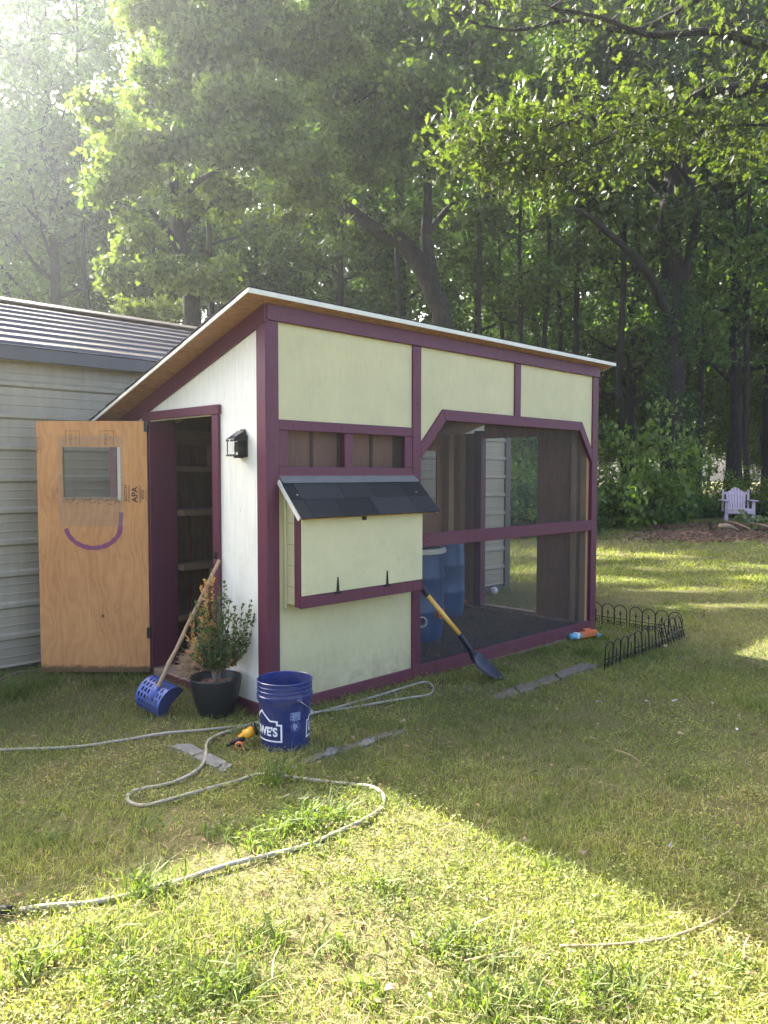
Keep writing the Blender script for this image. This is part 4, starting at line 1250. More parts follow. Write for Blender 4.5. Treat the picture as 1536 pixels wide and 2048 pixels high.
# ---- wire border fence
M_IRON = simple_mat('black_iron_wire', (.008, .008, .009), .5, .2, .2, 30, 0)
AW, AH, AR = .134, .225, .0050
def fence_section():
    e = empty('border_fence', (0, 0, 0))
    for k in range(4):
        x0 = k * AW
        pts = [(x0, 0, -.03), (x0, 0, AH - AW / 2)] + [(x0 + AW / 2 - AW / 2 * math.cos(math.pi * q / 10), 0, AH - AW / 2 + AW / 2 * math.sin(math.pi * q / 10)) for q in range(1, 10)] + [(x0 + AW - .004, 0, AH - AW / 2), (x0 + AW - .004, 0, -.03)]
        MB().tube(pts, AR, 6).build('arch', M_IRON, e, smooth=True)
        xc = x0 + AW / 2
        sp_ = MB().tube([(xc, 0, .0), (xc, 0, .135)], AR * .8, 6)
        sp_.add([(xc - .013, 0, .128), (xc, -.006, .128), (xc + .013, 0, .128), (xc, .006, .128), (xc, 0, .168), (xc, 0, .118)], [(0, 1, 4), (1, 2, 4), (2, 3, 4), (3, 0, 4), (1, 0, 5), (2, 1, 5), (3, 2, 5), (0, 3, 5)])
        sp_.build('spear', M_IRON, e)
        for s_ in (-1, 1):
            spi = []
            for q in range(17):
                th = q / 16 * 2 * math.pi * 1.15; rr_ = .026 * (1 - q / 26)
                spi.append((xc + s_ * (.027 + rr_ * -math.cos(th)), 0, .030 + rr_ * math.sin(th) + .006))
            MB().tube(spi, AR * .75, 5).build('scroll', M_IRON, e, smooth=True)
    MB().tube([(0, .003, .085), (4 * AW - .004, .003, .085)], AR * .8, 6).build('rail', M_IRON, e, smooth=True)
    return e
f0 = fence_section()
cx_, cy_ = 4.36, -.675
spots = [((cx_, cy_ + .01), 90, 3, 'black wire border fence section on the far side, nearest its outer corner'),
         ((cx_ + .015, cy_ + .58), 92, -2, 'black wire border fence section on the far side, next to the coop corner'),
         ((cx_ - .02, cy_ - .03), 184, 14, 'black wire border fence section on the near side, tilted at the outer corner'),
         ((cx_ - .58, cy_ - .075), 181, 4, 'black wire border fence section in the middle of the near side'),
         ((cx_ - 1.14, cy_ - .085), 182, -3, 'black wire border fence section ending at the square ended edging block')]
for k, ((x, y), a, tilt, lab) in enumerate(spots):
    e = f0 if k == 0 else copy_tree(f0)
    e.location = (x, y, float(gz(x, y))); e.rotation_euler = (R(tilt), 0, R(a))
    tag(e, lab, 'border fence', 'wire border fence sections at the coop corner')

# ---- toy blaster
q = gr(1140, 1283)
toy = empty('toy_blaster', q + Vector((0, 0, .0)), rz=math.atan2(-.05, .30) - .1, label='orange and pale blue toy blaster lying at the foot of the run', cat='toy')
M_TEAL = simple_mat('pale_blue_plastic', (.12, .38, .48), .4, 0, .1, 20, 0)
MB().tube([(0, 0, .045), (.06, 0, .045), (.062, 0, .046), (.135, 0, .046)], [.030, .030, .026, .026], 12).build('muzzle', M_TEAL, toy, smooth=True)
bx('muzzle_band', toy, M_PRINT, .062, .10, -.030, .030, .018, .075, .006)
MB().prism([(.12, .018), (.30, .022), (.34, .05), (.32, .080), (.20, .078), (.12, .074)], 1, -.024, .024).build('body', M_ORANGE, toy, bevel=.006)
MB().prism([(.30, .03), (.37, -.01), (.40, .02), (.335, .055)], 1, -.018, .018).build('grip', M_TEAL, toy, bevel=.005)
bx('pump', toy, M_ORANGE, .17, .25, -.018, .018, .079, .100, .005)

# ---- yellow gadget
q = gr(484, 1497)
gd = empty('plastic_gadget', q, rz=YAW - math.pi / 2, label='small yellow and black plastic gadget lying in grass left of the bucket', cat='gadget')
M_TY = simple_mat('yellow_plastic', (.75, .36, .02), .4, 0, .1, 30, 0)
MB().tube([(-.02, .02, .05), (.005, .03, .062), (.01, .03, .065), (.055, .05, .085)], [.016, .018, .028, .026], 10).build('barrel', M_TY, gd, smooth=True)
MB().tube([(.055, .05, .086), (.062, .053, .089), (.064, .054, .09), (.072, .057, .093)], [.034, .036, .036, .030], 14).build('dial', M_BLACK, gd, smooth=True)
MB().tube([(-.055, 0, .03), (-.02, .01, .045), (.012, .015, .05)], [.014, .016, .013], 8).build('grip', M_BLACK, gd, smooth=True)
MB().tube([(-.015, -.02, .028), (-.012, -.026, .01)], [.012, .012], 8).build('stub', M_BLACK, gd, smooth=True)
tor = []
for k in range(15): tor.append((-.010 + .018 * math.cos(k / 14 * 2 * math.pi), -.03, .026 + .018 * math.sin(k / 14 * 2 * math.pi)))
MB().tube(tor, .0065, 8).build('ring', M_ORANGE, gd, smooth=True)
MB().tube([(-.055, 0, .03), (-.085, -.012, .018)], [.011, .009], 8).build('stub', M_BLACK, gd, smooth=True)

# ---- ball seen through the run
q = gr(988, 1190); ball = empty('ball', q, label='small white ball lying on the ground beyond the run doorway', cat='ball')
bm = bmesh.new(); bmesh.ops.create_icosphere(bm, subdivisions=3, radius=.050); me = bpy.data.meshes.new('ball_skin'); bm.to_mesh(me); bm.free()
for p in me.polygons: p.use_smooth = True
link('skin', me, simple_mat('ball_plastic', (.62, .58, .56), .5, 0, .15, 9, 0), ball, (0, 0, .055))
bm = bmesh.new()
for dvec in ((.3, -.8, .5), (-.7, -.5, .3), (.6, -.4, -.5), (-.2, -.3, .95), (-.2, -.95, -.2)):
    dvec = Vector(dvec).normalized(); t1 = dvec.orthogonal().normalized(); t2 = dvec.cross(t1)
    vs = [bm.verts.new((dvec + (t1 * math.cos(k * 1.2566) + t2 * math.sin(k * 1.2566)) * .30).normalized() * .0506) for k in range(5)]; bm.faces.new(vs)
me = bpy.data.meshes.new('ball_patch'); bm.to_mesh(me); bm.free()
link('patches', me, M_BLACK, ball, (0, 0, .055))

# ---- lavender garden chair at the wood's edge
cq = gr(1474, 1046)
to_cam = math.atan2(CAM[1] - cq.y, CAM[0] - cq.x)
ch = empty('garden_chair', cq, rz=to_cam + math.pi / 2 + .18, label='pale lavender slatted garden chair at the edge of the woods', cat='chair')
ch.scale = (1.12, 1.12, 1.12)
M_LAV = simple_mat('lavender_paint', (.50, .39, .44), .6, 0, .1, 8, .05)
# local frame: front faces -Y, width along X
for s_ in (-1, 1):
    beam('front_leg', ch, M_LAV, (s_ * .33, -.36, 0), (s_ * .33, -.36, .60), .085, .028, (1, 0, 0)).name
    beam('side_rail', ch, M_LAV, (s_ * .27, -.40, .36), (s_ * .27, .52, .02), .12, .026)
    bx('arm_rest', ch, M_LAV, s_ * .36 - .075, s_ * .36 + .075, -.46, .34, .60, .626, .01)
    beam('arm_support', ch, M_LAV, (s_ * .32, .30, .30), (s_ * .32, .30, .90), .05, .028, (1, 0, 0))
bx('front_apron', ch, M_LAV, -.30, .30, -.424, -.396, .27, .395, .008)
for k in range(5):
    y = -.36 + k * .095; z = .385 - k * .034
    bx('seat_slat', ch, M_LAV, -.29, .29, y, y + .085, z, z + .022)
nsl = 7
for k in range(nsl):
    x = (k - (nsl - 1) / 2); hgt = .78 - .020 * x * x
    b0 = Vector((x * .058, .06, .23)); d_ = Vector((x * .022, .36, .84)).normalized()
    wv = Vector((.024, 0, 0)); top_w = .031
    b1 = b0 + d_ * hgt
    th_ = Vector((0, -.84, .36)).normalized() * .018
    v = [b0 - wv, b0 + wv, b1 + Vector((top_w, 0, 0)) - d_ * .02 * (x > 0), b1 - Vector((top_w, 0, 0)) - d_ * .02 * (x < 0)]
    v += [p + th_ for p in v]
    MB().add(v, [(0, 1, 2, 3), (7, 6, 5, 4), (0, 4, 5, 1), (1, 5, 6, 2), (2, 6, 7, 3), (3, 7, 4, 0)]).build('back_slat', M_LAV, ch)
beam('back_brace', ch, M_LAV, (-.34, .31, .80), (.34, .31, .80), .07, .026)
beam('back_brace', ch, M_LAV, (-.27, .13, .33), (.27, .13, .33), .07, .026)
# ------------------------------------------------------------------ trees
# gaps in the canopy: sunlit strips on the far lawn and the leaves that would shade them
SUNK = 1.0 / math.tan(SUN_EL)
GAPS = []
for (u, v, hw, hd) in ((1055, 1104, 2.2, .75), (1060, 1140, 1.3, .38), (1260, 1114, 1.3, .55), (1420, 1135, 1.6, .50), (1230, 1160, .8, .30), (1400, 1178, 1.2, .22), (1490, 1210, .9, .20), (1340, 1215, .7, .16), (1560, 1160, 1.0, .4)):
    q = gr(u, v); GAPS.append((q.x, q.y, hw, hd))
def in_gap(w, rng, soft=.25):
    gx_ = w[:, 0] - w[:, 2] * SUNK * math.cos(SUN_AZ); gy_ = w[:, 1] - w[:, 2] * SUNK * math.sin(SUN_AZ)
    b = np.zeros(len(w), bool)
    for (x, y, hw, hd) in GAPS:
        a = ((gx_ - x) * _rt[0] + (gy_ - y) * _rt[1]) / hw; c = ((gx_ - x) * math.cos(YAW) + (gy_ - y) * math.sin(YAW)) / hd
        b |= a * a + c * c < 1 + soft * rng.normal(0, 1, len(w))
    return b
def leaf_cloud(rng, centers, sig, n, size, col0, col1, droop=.35, weights=None, world0=None):
    """n leaves scattered in clumps round centers; returns verts, tris, colours"""
    idx = rng.choice(len(centers), n, p=weights)
    c = centers[idx] + rng.normal(0, 1, (n, 3)) * sig[idx][:, None] * np.array([1, 1, .62])
    if world0 is not None:
        k_ = ~in_gap(c + np.array(world0), rng); c = c[k_]; idx = idx[k_]; n = len(c)
    d = unit(rng.normal(0, 1, (n, 3)) + np.array([0, 0, -droop]))
    nn = rng.normal(0, 1, (n, 3)) + np.array([0, 0, .9])
    nn = unit(nn - d * (nn * d).sum(1, keepdims=True))
    Ln = size * rng.uniform(.7, 1.3, n)
    v, f = leaf_arrays(c, d, nn, Ln, Ln * rng.uniform(.5, .75, n), .16)
    cl = rng.random(len(centers))[idx]                    # clump tint
    t = np.clip(.5 * cl + .5 * rng.random(n), 0, 1)[:, None]
    col = (np.array(col0) * (1 - t) + np.array(col1) * t) * rng.uniform(.6, 1.45, (n, 1))
    return v, f, np.repeat(col, 4, 0)

def limb_path(rng, p0, az, el, length, npt=7, rise=.25, droop=0.0):
    p = np.array(p0, float); out = [p.copy()]
    for k in range(npt - 1):
        st = length / (npt - 1)
        az += rng.normal(0, .22); el += rng.normal(0, .12) + rise / (npt - 1) - droop * (k / npt)
        el = max(-.5, min(1.4, el))
        p = p + st * np.array([math.cos(az) * math.cos(el), math.sin(az) * math.cos(el), math.sin(el)])
        out.append(p.copy())
    return out

G0c, G1c = (.055, .105, .022), (.135, .20, .040)
def make_tree(name, seed, H, r0, R_, zc, nleaf, lsize, nlimb, col0=G0c, col1=G1c, slim=False, bark=None, leanx=0.0, sig=.55):
    """zc = share of the height where the crown starts"""
    rng = np.random.default_rng(seed)
    mb = MB()
    tp = []; x = y = 0.0
    N = 12
    for k in range(N + 1):
        t = k / N
        tp.append(Vector((x + leanx * t * t, y, H * .94 * t)))
        x += rng.normal(0, .018 * H / 6); y += rng.normal(0, .018 * H / 6)
    rad = [r0 * (1 - .82 * (k / N) ** .9) * (1.35 if k == 0 else 1) for k in range(N + 1)]
    mb.tube(tp, rad, 10, False)
    cs = []; ss = []
    az = rng.uniform(0, 6.28)
    for k in range(nlimb):
        t = zc + (.97 - zc) * (k + rng.random() * .6) / nlimb
        i = min(N - 1, int(t * N)); p0 = tp[i].lerp(tp[i + 1], t * N - i)
        az += 2.4 + rng.normal(0, .3)
        prof = math.sin(math.pi * min(1, (.18 + .82 * (t - zc) / (1 - zc)) ** .8)) ** .6
        Lm = R_ * max(.3, prof) * rng.uniform(.75, 1.15)
        pl = limb_path(rng, p0, az, rng.uniform(.1, .6), Lm, 7, .45)
        rr = rad[i] * rng.uniform(.35, .55)
        mb.tube([Vector(q) for q in pl], [rr * (1 - .85 * j / 6) for j in range(7)], 6, False)
        for j in range(2, 7):
            cs.append(pl[j]); ss.append(sig * (.8 + .4 * rng.random()))
            for q in range(2):
                sl = limb_path(rng, pl[j], az + rng.choice([-1, 1]) * rng.uniform(.5, 1.4), rng.uniform(-.3, .7), Lm * rng.uniform(.18, .38), 4, .2)
                mb.tube([Vector(w) for w in sl], [rr * .28, rr * .2, rr * .12, rr * .05], 4, False)
                for w in sl[1:]:
                    cs.append(w); ss.append(sig * (.7 + .5 * rng.random()))
    trunk = mesh_np(name + '_trunk', np.array(mb.v), np.array(mb.f), smooth=True)
    trunk.materials.append(bark or M_BARK)
    v, f, c = leaf_cloud(rng, np.array(cs), np.array(ss), nleaf, lsize, col0, col1)
    crown = mesh_np(name + '_crown', v, f, c); crown.materials.append(M_LEAF)
    return trunk, crown

PROTO = [make_tree('tall_tree', 21, 21, .26, 5.0, .34, 13000, .25, 22, (.062, .118, .026), (.15, .22, .046), sig=.36),
         make_tree('broad_tree', 22, 18, .30, 5.6, .26, 14000, .25, 22, (.058, .114, .026), (.14, .21, .044), sig=.36),
         make_tree('slender_tree', 23, 19, .15, 2.8, .42, 8000, .23, 18, (.040, .075, .016), (.105, .14, .028), bark=M_BARK2, sig=.40),
         make_tree('understorey_tree', 24, 8.0, .08, 2.6, .18, 9000, .16, 14, (.045, .085, .018), (.12, .16, .03), bark=M_BARK2, sig=.42),
         make_tree('bare_stemmed_tree', 25, 22, .13, 2.6, .62, 5000, .23, 12, bark=M_BARK2, sig=.40)]
TL = {0: 'tall full crowned tree in the woods behind the coop and shed', 1: 'broad leafy tree in the woods behind the coop and shed',
      2: 'slender narrow crowned tree among the woods behind the coop', 3: 'low understorey tree at the edge of the woods',
      4: 'thin straight tree with bare lower stem deep in the woods'}
rt_ = random.Random(4)
PS = []
for k in range(len(PROTO)):
    me = PROTO[k][1]; co = np.empty(len(me.vertices) * 3, dtype=np.float32); me.vertices.foreach_get('co', co)
    PS.append(co.reshape(-1, 3)[::61].astype(float))
class _Z:
    def normal(s, a, b, n): return np.zeros(n)
def shades(k, g, sc_, rz, szz):
    p = PS[k] * np.array([sc_, sc_, sc_ * szz]); c, s_ = math.cos(rz), math.sin(rz)
    w = np.stack([g.x + c * p[:, 0] - s_ * p[:, 1], g.y + s_ * p[:, 0] + c * p[:, 1], g.z + p[:, 2]], 1)
    return in_gap(w, _Z()).mean()
def carved(k, g, sc_, rz, szz):
    """this tree's own crown, without the leaves in the canopy gaps"""
    me = PROTO[k][1]; n = len(me.vertices)
    co = np.empty(n * 3, dtype=np.float32); me.vertices.foreach_get('co', co); co = co.reshape(-1, 4, 3)
    cl = np.empty(n * 4, dtype=np.float32); me.color_attributes['Col'].data.foreach_get('color', cl); cl = cl.reshape(-1, 4, 4)[:, :, :3]
    p = co.mean(1) * np.array([sc_, sc_, sc_ * szz]); c, s_ = math.cos(rz), math.sin(rz)
    w = np.stack([g.x + c * p[:, 0] - s_ * p[:, 1], g.y + s_ * p[:, 0] + c * p[:, 1], g.z + p[:, 2]], 1)
    k_ = ~in_gap(w, np.random.default_rng(5), .15)
    co = co[k_]; cl = cl[k_]; b = np.arange(len(co))[:, None] * 4
    f = np.concatenate([b + np.array([[0, 1, 2]]), b + np.array([[0, 2, 3]])], 1).reshape(-1, 3)
    m = mesh_np('carved_crown', co.reshape(-1, 3), f, cl.reshape(-1, 3)); m.materials.append(M_LEAF)
    return m
def place_tree(k, loc, sc_, rz, label, group, szz=1.0):
    e = empty('tree', loc, rz, label, 'tree', group)
    e.scale = (sc_, sc_, sc_ * szz)
    link('trunk', PROTO[k][0], None, e)
    link('crown', carved(k, loc, sc_, rz, szz) if shades(k, loc, sc_, rz, szz) > .003 else PROTO[k][1], None, e)
    return e
def row(d0, d1, u0, u1, step, kinds, smin, smax, skip=None):
    u = u0
    while u < u1:
        uu = u + rt_.uniform(-.35, .35) * step; dd = rt_.uniform(d0, d1)
        u += step
        if skip and skip(uu): continue
        k = rt_.choice(kinds); g = ground_at(uu, dd)
        best = None
        for _ in range(5):
            q = (rt_.uniform(smin, smax), rt_.uniform(0, 6.28), rt_.uniform(.9, 1.12)); f_ = shades(k, g, *q)
            if best is None or f_ < best[0]: best = (f_, q)
        q = best[1]
        place_tree(k, g, q[0], q[1], TL[k], 'woodland trees of kind: ' + ('tall', 'broad', 'slender', 'understorey', 'bare stemmed')[k], q[2])
row(26.5, 29, 1040, 1800, 62, [4, 4, 4, 2], .8, 1.1, lambda u: abs(u - 1345) < 45)
row(23, 26, 470, 1000, 150, [2, 4], .85, 1.0)
row(29, 34, -90, 1850, 150, [0, 1, 2, 4], .95, 1.15)
row(36, 44, 130, 1900, 140, [0, 1, 0, 2], .95, 1.12)
for u_, d_, s_2 in ((20, 36, 1.25), (-75, 38, 1.3), (215, 40, 1.05), (330, 44, 1.1)): place_tree(0 if d_ < 38 else 1, ground_at(u_, d_), s_2, u_ * .1, TL[0] if d_ < 38 else TL[1], 'woodland trees of kind: ' + ('tall' if d_ < 38 else 'broad'), 1.0 if d_ < 38 else 1.15)
row(46, 58, 160, 1900, 180, [0, 1, 1], 1.0, 1.2)
row(22, 26, 520, 1000, 150, [3], .6, .95)
row(28, 34, 300, 1040, 150, [3], .7, 1.1)
row(33, 44, 1000, 1850, 95, [3], .8, 1.1)
row(46, 62, 200, 1900, 90, [3, 3, 1], 1.0, 1.5)
row(66, 85, 850, 1900, 62, [3, 3, 1], 1.1, 1.5)

# ---- trees whose trunks can be picked out in the photograph
def hero(name, depth, stems_px, clumps_px, label, seed, lsize, nleaf, col0, col1, bark=M_BARK, mat=None, twigs=True):
    rng = np.random.default_rng(seed)
    base = ground_at(stems_px[0][0][0], depth)
    e = empty('tree', base, 0, label, 'tree')
    mb = MB()
    for st in stems_px:
        pts = []; rad = []
        for q in st:
            u, v, w = q[:3]; dd = q[3] if len(q) > 3 else 0.0
            pts.append(at(u, v, depth + dd) - base); rad.append(.5 * w * (depth + dd) / FPX)
        if st is stems_px[0]:
            pts.insert(0, Vector((0, 0, -.2))); rad.insert(0, rad[0] * 1.35)
        P = smooth_path(pts, 4)
        Rr = np.interp(np.linspace(0, len(pts) - 1, len(P)), range(len(pts)), rad)
        mb.tube(P, list(Rr), 10, False)
    cs = []; ss = []; ww = []
    for (u, v, r, dd, wgt) in clumps_px:
        rm = r * (depth + dd) / FPX
        c0 = np.array(at(u, v, depth + dd) - base)
        k = max(4, int(9 * rm * rm))
        for _ in range(k):
            q = rng.normal(0, 1, 3); q *= rng.random() ** .4 / np.linalg.norm(q)
            cs.append(c0 + q * rm * np.array([1, 1, .8])); ss.append(rng.uniform(.16, .36) * min(1, rm)); ww.append(wgt * rm * rm / k)
            if twigs and rng.random() < .35:
                a = Vector(c0 + rng.normal(0, .25, 3) * rm); b = Vector(cs[-1])
                mid = (a + b) / 2 + Vector(rng.normal(0, .12, 3))
                mb.tube([a, mid, b], [.022, .014, .005], 4, False)
    ww = np.array(ww) / np.sum(ww)
    me = mesh_np(name + '_trunk', np.array(mb.v), np.array(mb.f), smooth=True); me.materials.append(bark)
    link('trunk', me, None, e)
    v, f, c = leaf_cloud(rng, np.array(cs), np.array(ss), nleaf, lsize, col0, col1, droop=.7, weights=ww, world0=base)
    me = mesh_np(name + '_crown', v, f, c); me.materials.append(mat or M_LEAF)
    link('crown', me, None, e)
    return e

hero('drooping_tree', 17.0,
     [[(385, 640, 36), (372, 560, 32), (360, 480, 28), (352, 420, 22), (345, 330, 16), (330, 230, 10)],
      [(365, 520, 18), (335, 460, 14, -.4), (300, 420, 9, -.8)], [(358, 470, 16), (395, 430, 12), (440, 395, 8, -.5)],
      [(352, 420, 14), (400, 360, 10, -.6), (470, 330, 6, -1)]],
     [(215, 240, 60, -.6, 1), (290, 300, 85, -.8, 1), (250, 400, 70, -.5, .8), (340, 200, 80, -.3, 1), (420, 250, 90, -.8, 1), (330, 130, 60, .5, 1), (440, 130, 90, 0, 1), (500, 340, 90, -.6, 1), (420, 400, 70, .2, .6),
      (560, 220, 90, -.2, 1), (590, 330, 75, -.6, .9), (250, 500, 60, -.8, .9), (330, 545, 70, -.9, .9), (420, 540, 60, -.6, .7), (540, 120, 80, .4, 1), (620, 420, 70, 0, .6), (380, 30, 90, 0, 1), (500, 20, 90, .5, 1), (640, 60, 90, 0, .9), (210, 560, 50, -.2, .6), (300, 610, 50, .5, .7), (300, 40, 80, .4, .9), (450, -60, 90, .2, .9), (580, -70, 90, .4, .9), (330, -60, 70, .5, .8)],
     'drooping full leafed tree standing behind the metal shed and the coop door', 31, .15, 66000, (.065, .10, .028), (.16, .19, .055))
hero('leaning_tree', 20.0,
     [[(885, 655, 40), (868, 595, 38), (845, 540, 36), (805, 485, 34), (750, 458, 28), (700, 420, 22), (655, 390, 14), (600, 370, 8)],
      [(876, 625, 30), (862, 545, 28), (852, 470, 24), (856, 400, 18), (850, 320, 14), (835, 230, 10), (850, 130, 8)],
      [(852, 470, 14), (905, 410, 12, .3), (960, 395, 9, .2), (1030, 385, 6, 0)], [(850, 330, 10), (800, 260, 8), (745, 210, 5)], [(840, 240, 9), (895, 180, 7), (950, 120, 5)]],
     [(720, 300, 90, 0, 1), (640, 300, 70, .5, .8), (800, 330, 80, -.3, 1), (720, 190, 90, 0, 1), (830, 200, 90, -.4, 1), (770, 90, 100, 0, 1), (900, 100, 90, .2, 1), (890, 290, 80, -.2, .9), (960, 200, 80, .5, .8), (1000, 330, 60, .2, .6), (650, 160, 80, .5, .8), (800, 430, 45, -.5, .35), (700, 480, 50, .8, .4), (920, 440, 50, .6, .4), (700, -20, 100, .2, .9), (850, -40, 100, 0, .9), (1000, 40, 90, .3, .8)],
     'tree with a dark trunk leaning left above the coop roof', 32, .16, 44000, (.055, .095, .024), (.14, .18, .045))
hero('big_oak', 26.0,
     [[(1350, 1005, 58), (1347, 900, 52), (1345, 800, 48), (1344, 690, 46), (1346, 590, 44), (1342, 500, 42), (1338, 430, 38), (1344, 380, 34), (1336, 300, 26), (1320, 200, 18), (1335, 90, 10)],
      [(1352, 610, 22), (1372, 545, 20, -.2), (1388, 470, 20, -.3), (1394, 410, 18, -.4), (1380, 358, 17, -.5), (1345, 315, 16, -.6), (1300, 295, 12, -.7), (1260, 270, 7, -.8)],
      [(1341, 660, 20), (1318, 590, 18, -.5), (1295, 545, 17, -.8), (1255, 500, 15, -1.2), (1215, 465, 14, -1.5), (1170, 428, 12, -1.8), (1110, 412, 9, -2), (1065, 385, 6, -2.2)],
      [(1338, 430, 20), (1320, 385, 18, .3), (1290, 350, 14, .4), (1250, 330, 10, .5)], [(1336, 300, 14), (1380, 220, 10), (1430, 170, 6)]],
     [(1250, 300, 80, -.5, 1), (1150, 330, 70, -1, .8), (1100, 420, 50, -1.8, .5), (1330, 180, 110, 0, 1), (1220, 170, 110, .5, 1), (1430, 200, 110, .5, 1), (1330, 60, 120, 0, 1), (1450, 330, 80, .6, .6), (1180, 60, 110, .6, 1), (1470, 70, 110, 0, 1), (1270, 420, 40, -.8, .3), (1090, 180, 100, .6, .8), (1200, 480, 40, -1, .25), (1100, -40, 110, .3, .8), (1260, -60, 110, 0, .8), (1420, -50, 110, .3, .8)],
     'big oak with ivy on its trunk and a long limb bending left', 33, .17, 40000, (.045, .085, .02), (.12, .17, .036))
# ivy on the oak trunk
rng = np.random.default_rng(61)
nI = 5200
vv_ = rng.uniform(560, 1000, nI); sgn = np.where(rng.random(nI) < .55, -1, 1)
uu_ = 1347 + sgn * rng.normal(18, 8, nI) * (1 + (vv_ - 560) / 500)
keep = vnoise(vv_, sgn * 40.0, 45, 8) > .36
P = np.array([np.array(at(u, v, 25.55 + .25 * rng.random())) for u, v in zip(uu_[keep], vv_[keep])])
d = unit(rng.normal(0, 1, P.shape) + [0, 0, -.6]); nn = rng.normal(0, 1, P.shape) - np.array([math.cos(YAW), math.sin(YAW), 0]) * 1.2; nn = unit(nn - d * (nn * d).sum(1, keepdims=True))
lv, lf = leaf_arrays(P, d, nn, np.full(len(P), .10), np.full(len(P), .085))
cc = np.array([.035, .075, .018]) * rng.uniform(.6, 1.9, (len(P), 1))
tag(link('ivy', mesh_np('ivy', lv, lf, np.repeat(cc, 4, 0)), M_LEAF), 'ivy climbing the trunk of the big oak', 'ivy', kind='stuff')

# ---- near oak: its trunk stands out of frame to the right, a limb reaches across
base = ground_at(2350, 9.5)
oak = empty('tree', base, 0, 'near oak whose lobed leafy limb hangs over the yard beside the coop', 'tree')
mb = MB(); rng = np.random.default_rng(77)
tr = [Vector((0, 0, -.2)), Vector((.05, .05, 2)), Vector((-.05, .1, 4)), Vector((.1, .1, 6.5)), Vector((.1, .2, 9)), Vector((.2, .1, 12))]
mb.tube(smooth_path(tr, 4), list(np.linspace(.30, .07, 21)), 12, False)
twl = []
def oaklimb(pts, r0, r1):
    P = smooth_path([q - base for q in pts], 5)
    mb.tube(P, list(np.linspace(r0, r1, len(P))), 8, False)
    return P
T = lambda z: base + Vector((0, .05, z))
m1 = oaklimb([T(4.2), at(1900, 250, 8.8), at(1700, 165, 8.4), at(1536, 176, 8.0), at(1440, 182, 7.9), at(1400, 187, 7.9), at(1330, 210, 7.8), at(1250, 228, 7.8), at(1160, 240, 7.7), at(1080, 262, 7.6), at(1000, 280, 7.6), at(950, 292, 7.6)], .11, .006)
m2 = oaklimb([T(5.2), at(1850, 120, 9.2), at(1650, 60, 9), at(1536, 90, 8.9), at(1430, 62, 8.8), at(1300, 70, 8.8), at(1200, 35, 8.7), at(1100, 15, 8.6)], .09, .01)
m3 = oaklimb([T(6), at(1900, 0, 10), at(1650, -60, 10), at(1450, -30, 10), at(1280, 60, 9.9), at(1150, 40, 9.8), at(1020, 60, 9.8), at(900, 30, 9.7)], .08, .01)
m4 = oaklimb([at(1400, 187, 7.9), at(1330, 232, 7.6), at(1265, 250, 7.5), at(1190, 290, 7.4), at(1120, 330, 7.4), at(1050, 345, 7.4)], .02, .004)
oaklimb([at(1420, 185, 7.9), at(1390, 230, 7.8), at(1362, 275, 7.8), at(1350, 330, 7.8), at(1335, 380, 7.8), at(1318, 440, 7.9), at(1310, 470, 7.9)], .010, .003)   # bare hanging twig
m5 = oaklimb([at(1700, 165, 8.4), at(1600, 240, 8.2), at(1500, 250, 8.0), at(1420, 250, 7.9)], .03, .005)
OC, OS = [], []
def along(P, i0, n, spread, drop):
    for _ in range(n):
        i = rng.integers(i0, len(P)); q = P[i] + Vector((rng.normal(0, spread), rng.normal(0, spread), rng.normal(-drop, spread * .6)))
        mb.tube([P[i], (P[i] + q) / 2 + Vector((0, 0, .04)), q], [.007, .005, .002], 4, False)
        OC.append(np.array(q)); OS.append(rng.uniform(.12, .22))
along(m1, 18, 26, .30, .05); along(m1, 30, 46, .30, .02); along(m1, 44, 34, .20, .04); along(m4, 6, 34, .24, .03); along(m2, 8, 26, .42, .05); along(m3, 8, 24, .5, .05); along(m5, 3, 22, .28, .1)
for _ in range(60):       # the rest of the crown, above and right of the frame
    q = np.array([rng.normal(0, 2.2), rng.normal(0, 2.2), rng.uniform(7, 12.5)]); OC.append(q); OS.append(.45)
OC = np.array(OC); OS = np.array(OS)
nL = 7000
idx = rng.integers(0, len(OC), nL)
c = OC[idx] + rng.normal(0, 1, (nL, 3)) * OS[idx][:, None] * np.array([1, 1, .7])
d = unit(rng.normal(0, 1, (nL, 3)) + [0, 0, -.45]); nn = rng.normal(0, 1, (nL, 3)) + [0, 0, .9]; nn = unit(nn - d * (nn * d).sum(1, keepdims=True)); sd = np.cross(nn, d)
# lobed outline in leaf space (along, across)
half = [(0.0, .0), (.10, .03), (.22, .16), (.30, .05), (.42, .24), (.52, .09), (.66, .27), (.74, .10), (.86, .15), (.90, .05)]
out = half + [(1.0, 0.0)] + [(a, -b) for a, b in reversed(half[1:])]
K = len(out)
Ln = rng.uniform(.065, .125, nL)[:, None]
V = np.empty((nL, K + 1, 3)); V[:, 0] = c + nn * Ln * .02
for k, (a, b) in enumerate(out): V[:, k + 1] = c + d * Ln * (a - .5) + sd * Ln * b + nn * Ln * (abs(b) * .35 - .15 * (a - .5) ** 2)
b_ = np.arange(nL)[:, None] * (K + 1)
F = np.concatenate([b_ + np.array([[0, k + 1, (k + 1) % K + 1]]) for k in range(K)], 1).reshape(-1, 3)
t_ = rng.random((nL, 1)); cc = np.array([.030, .050, .012]) * (1 - t_) + np.array([.085, .10, .022]) * t_
link('crown', mesh_np('oak_crown', V.reshape(-1, 3), F, np.repeat(cc, K + 1, 0)), M_OAK, oak)
me = mesh_np('oak_trunk', np.array(mb.v), np.array(mb.f), smooth=True); link('trunk', me, M_BARK, oak)

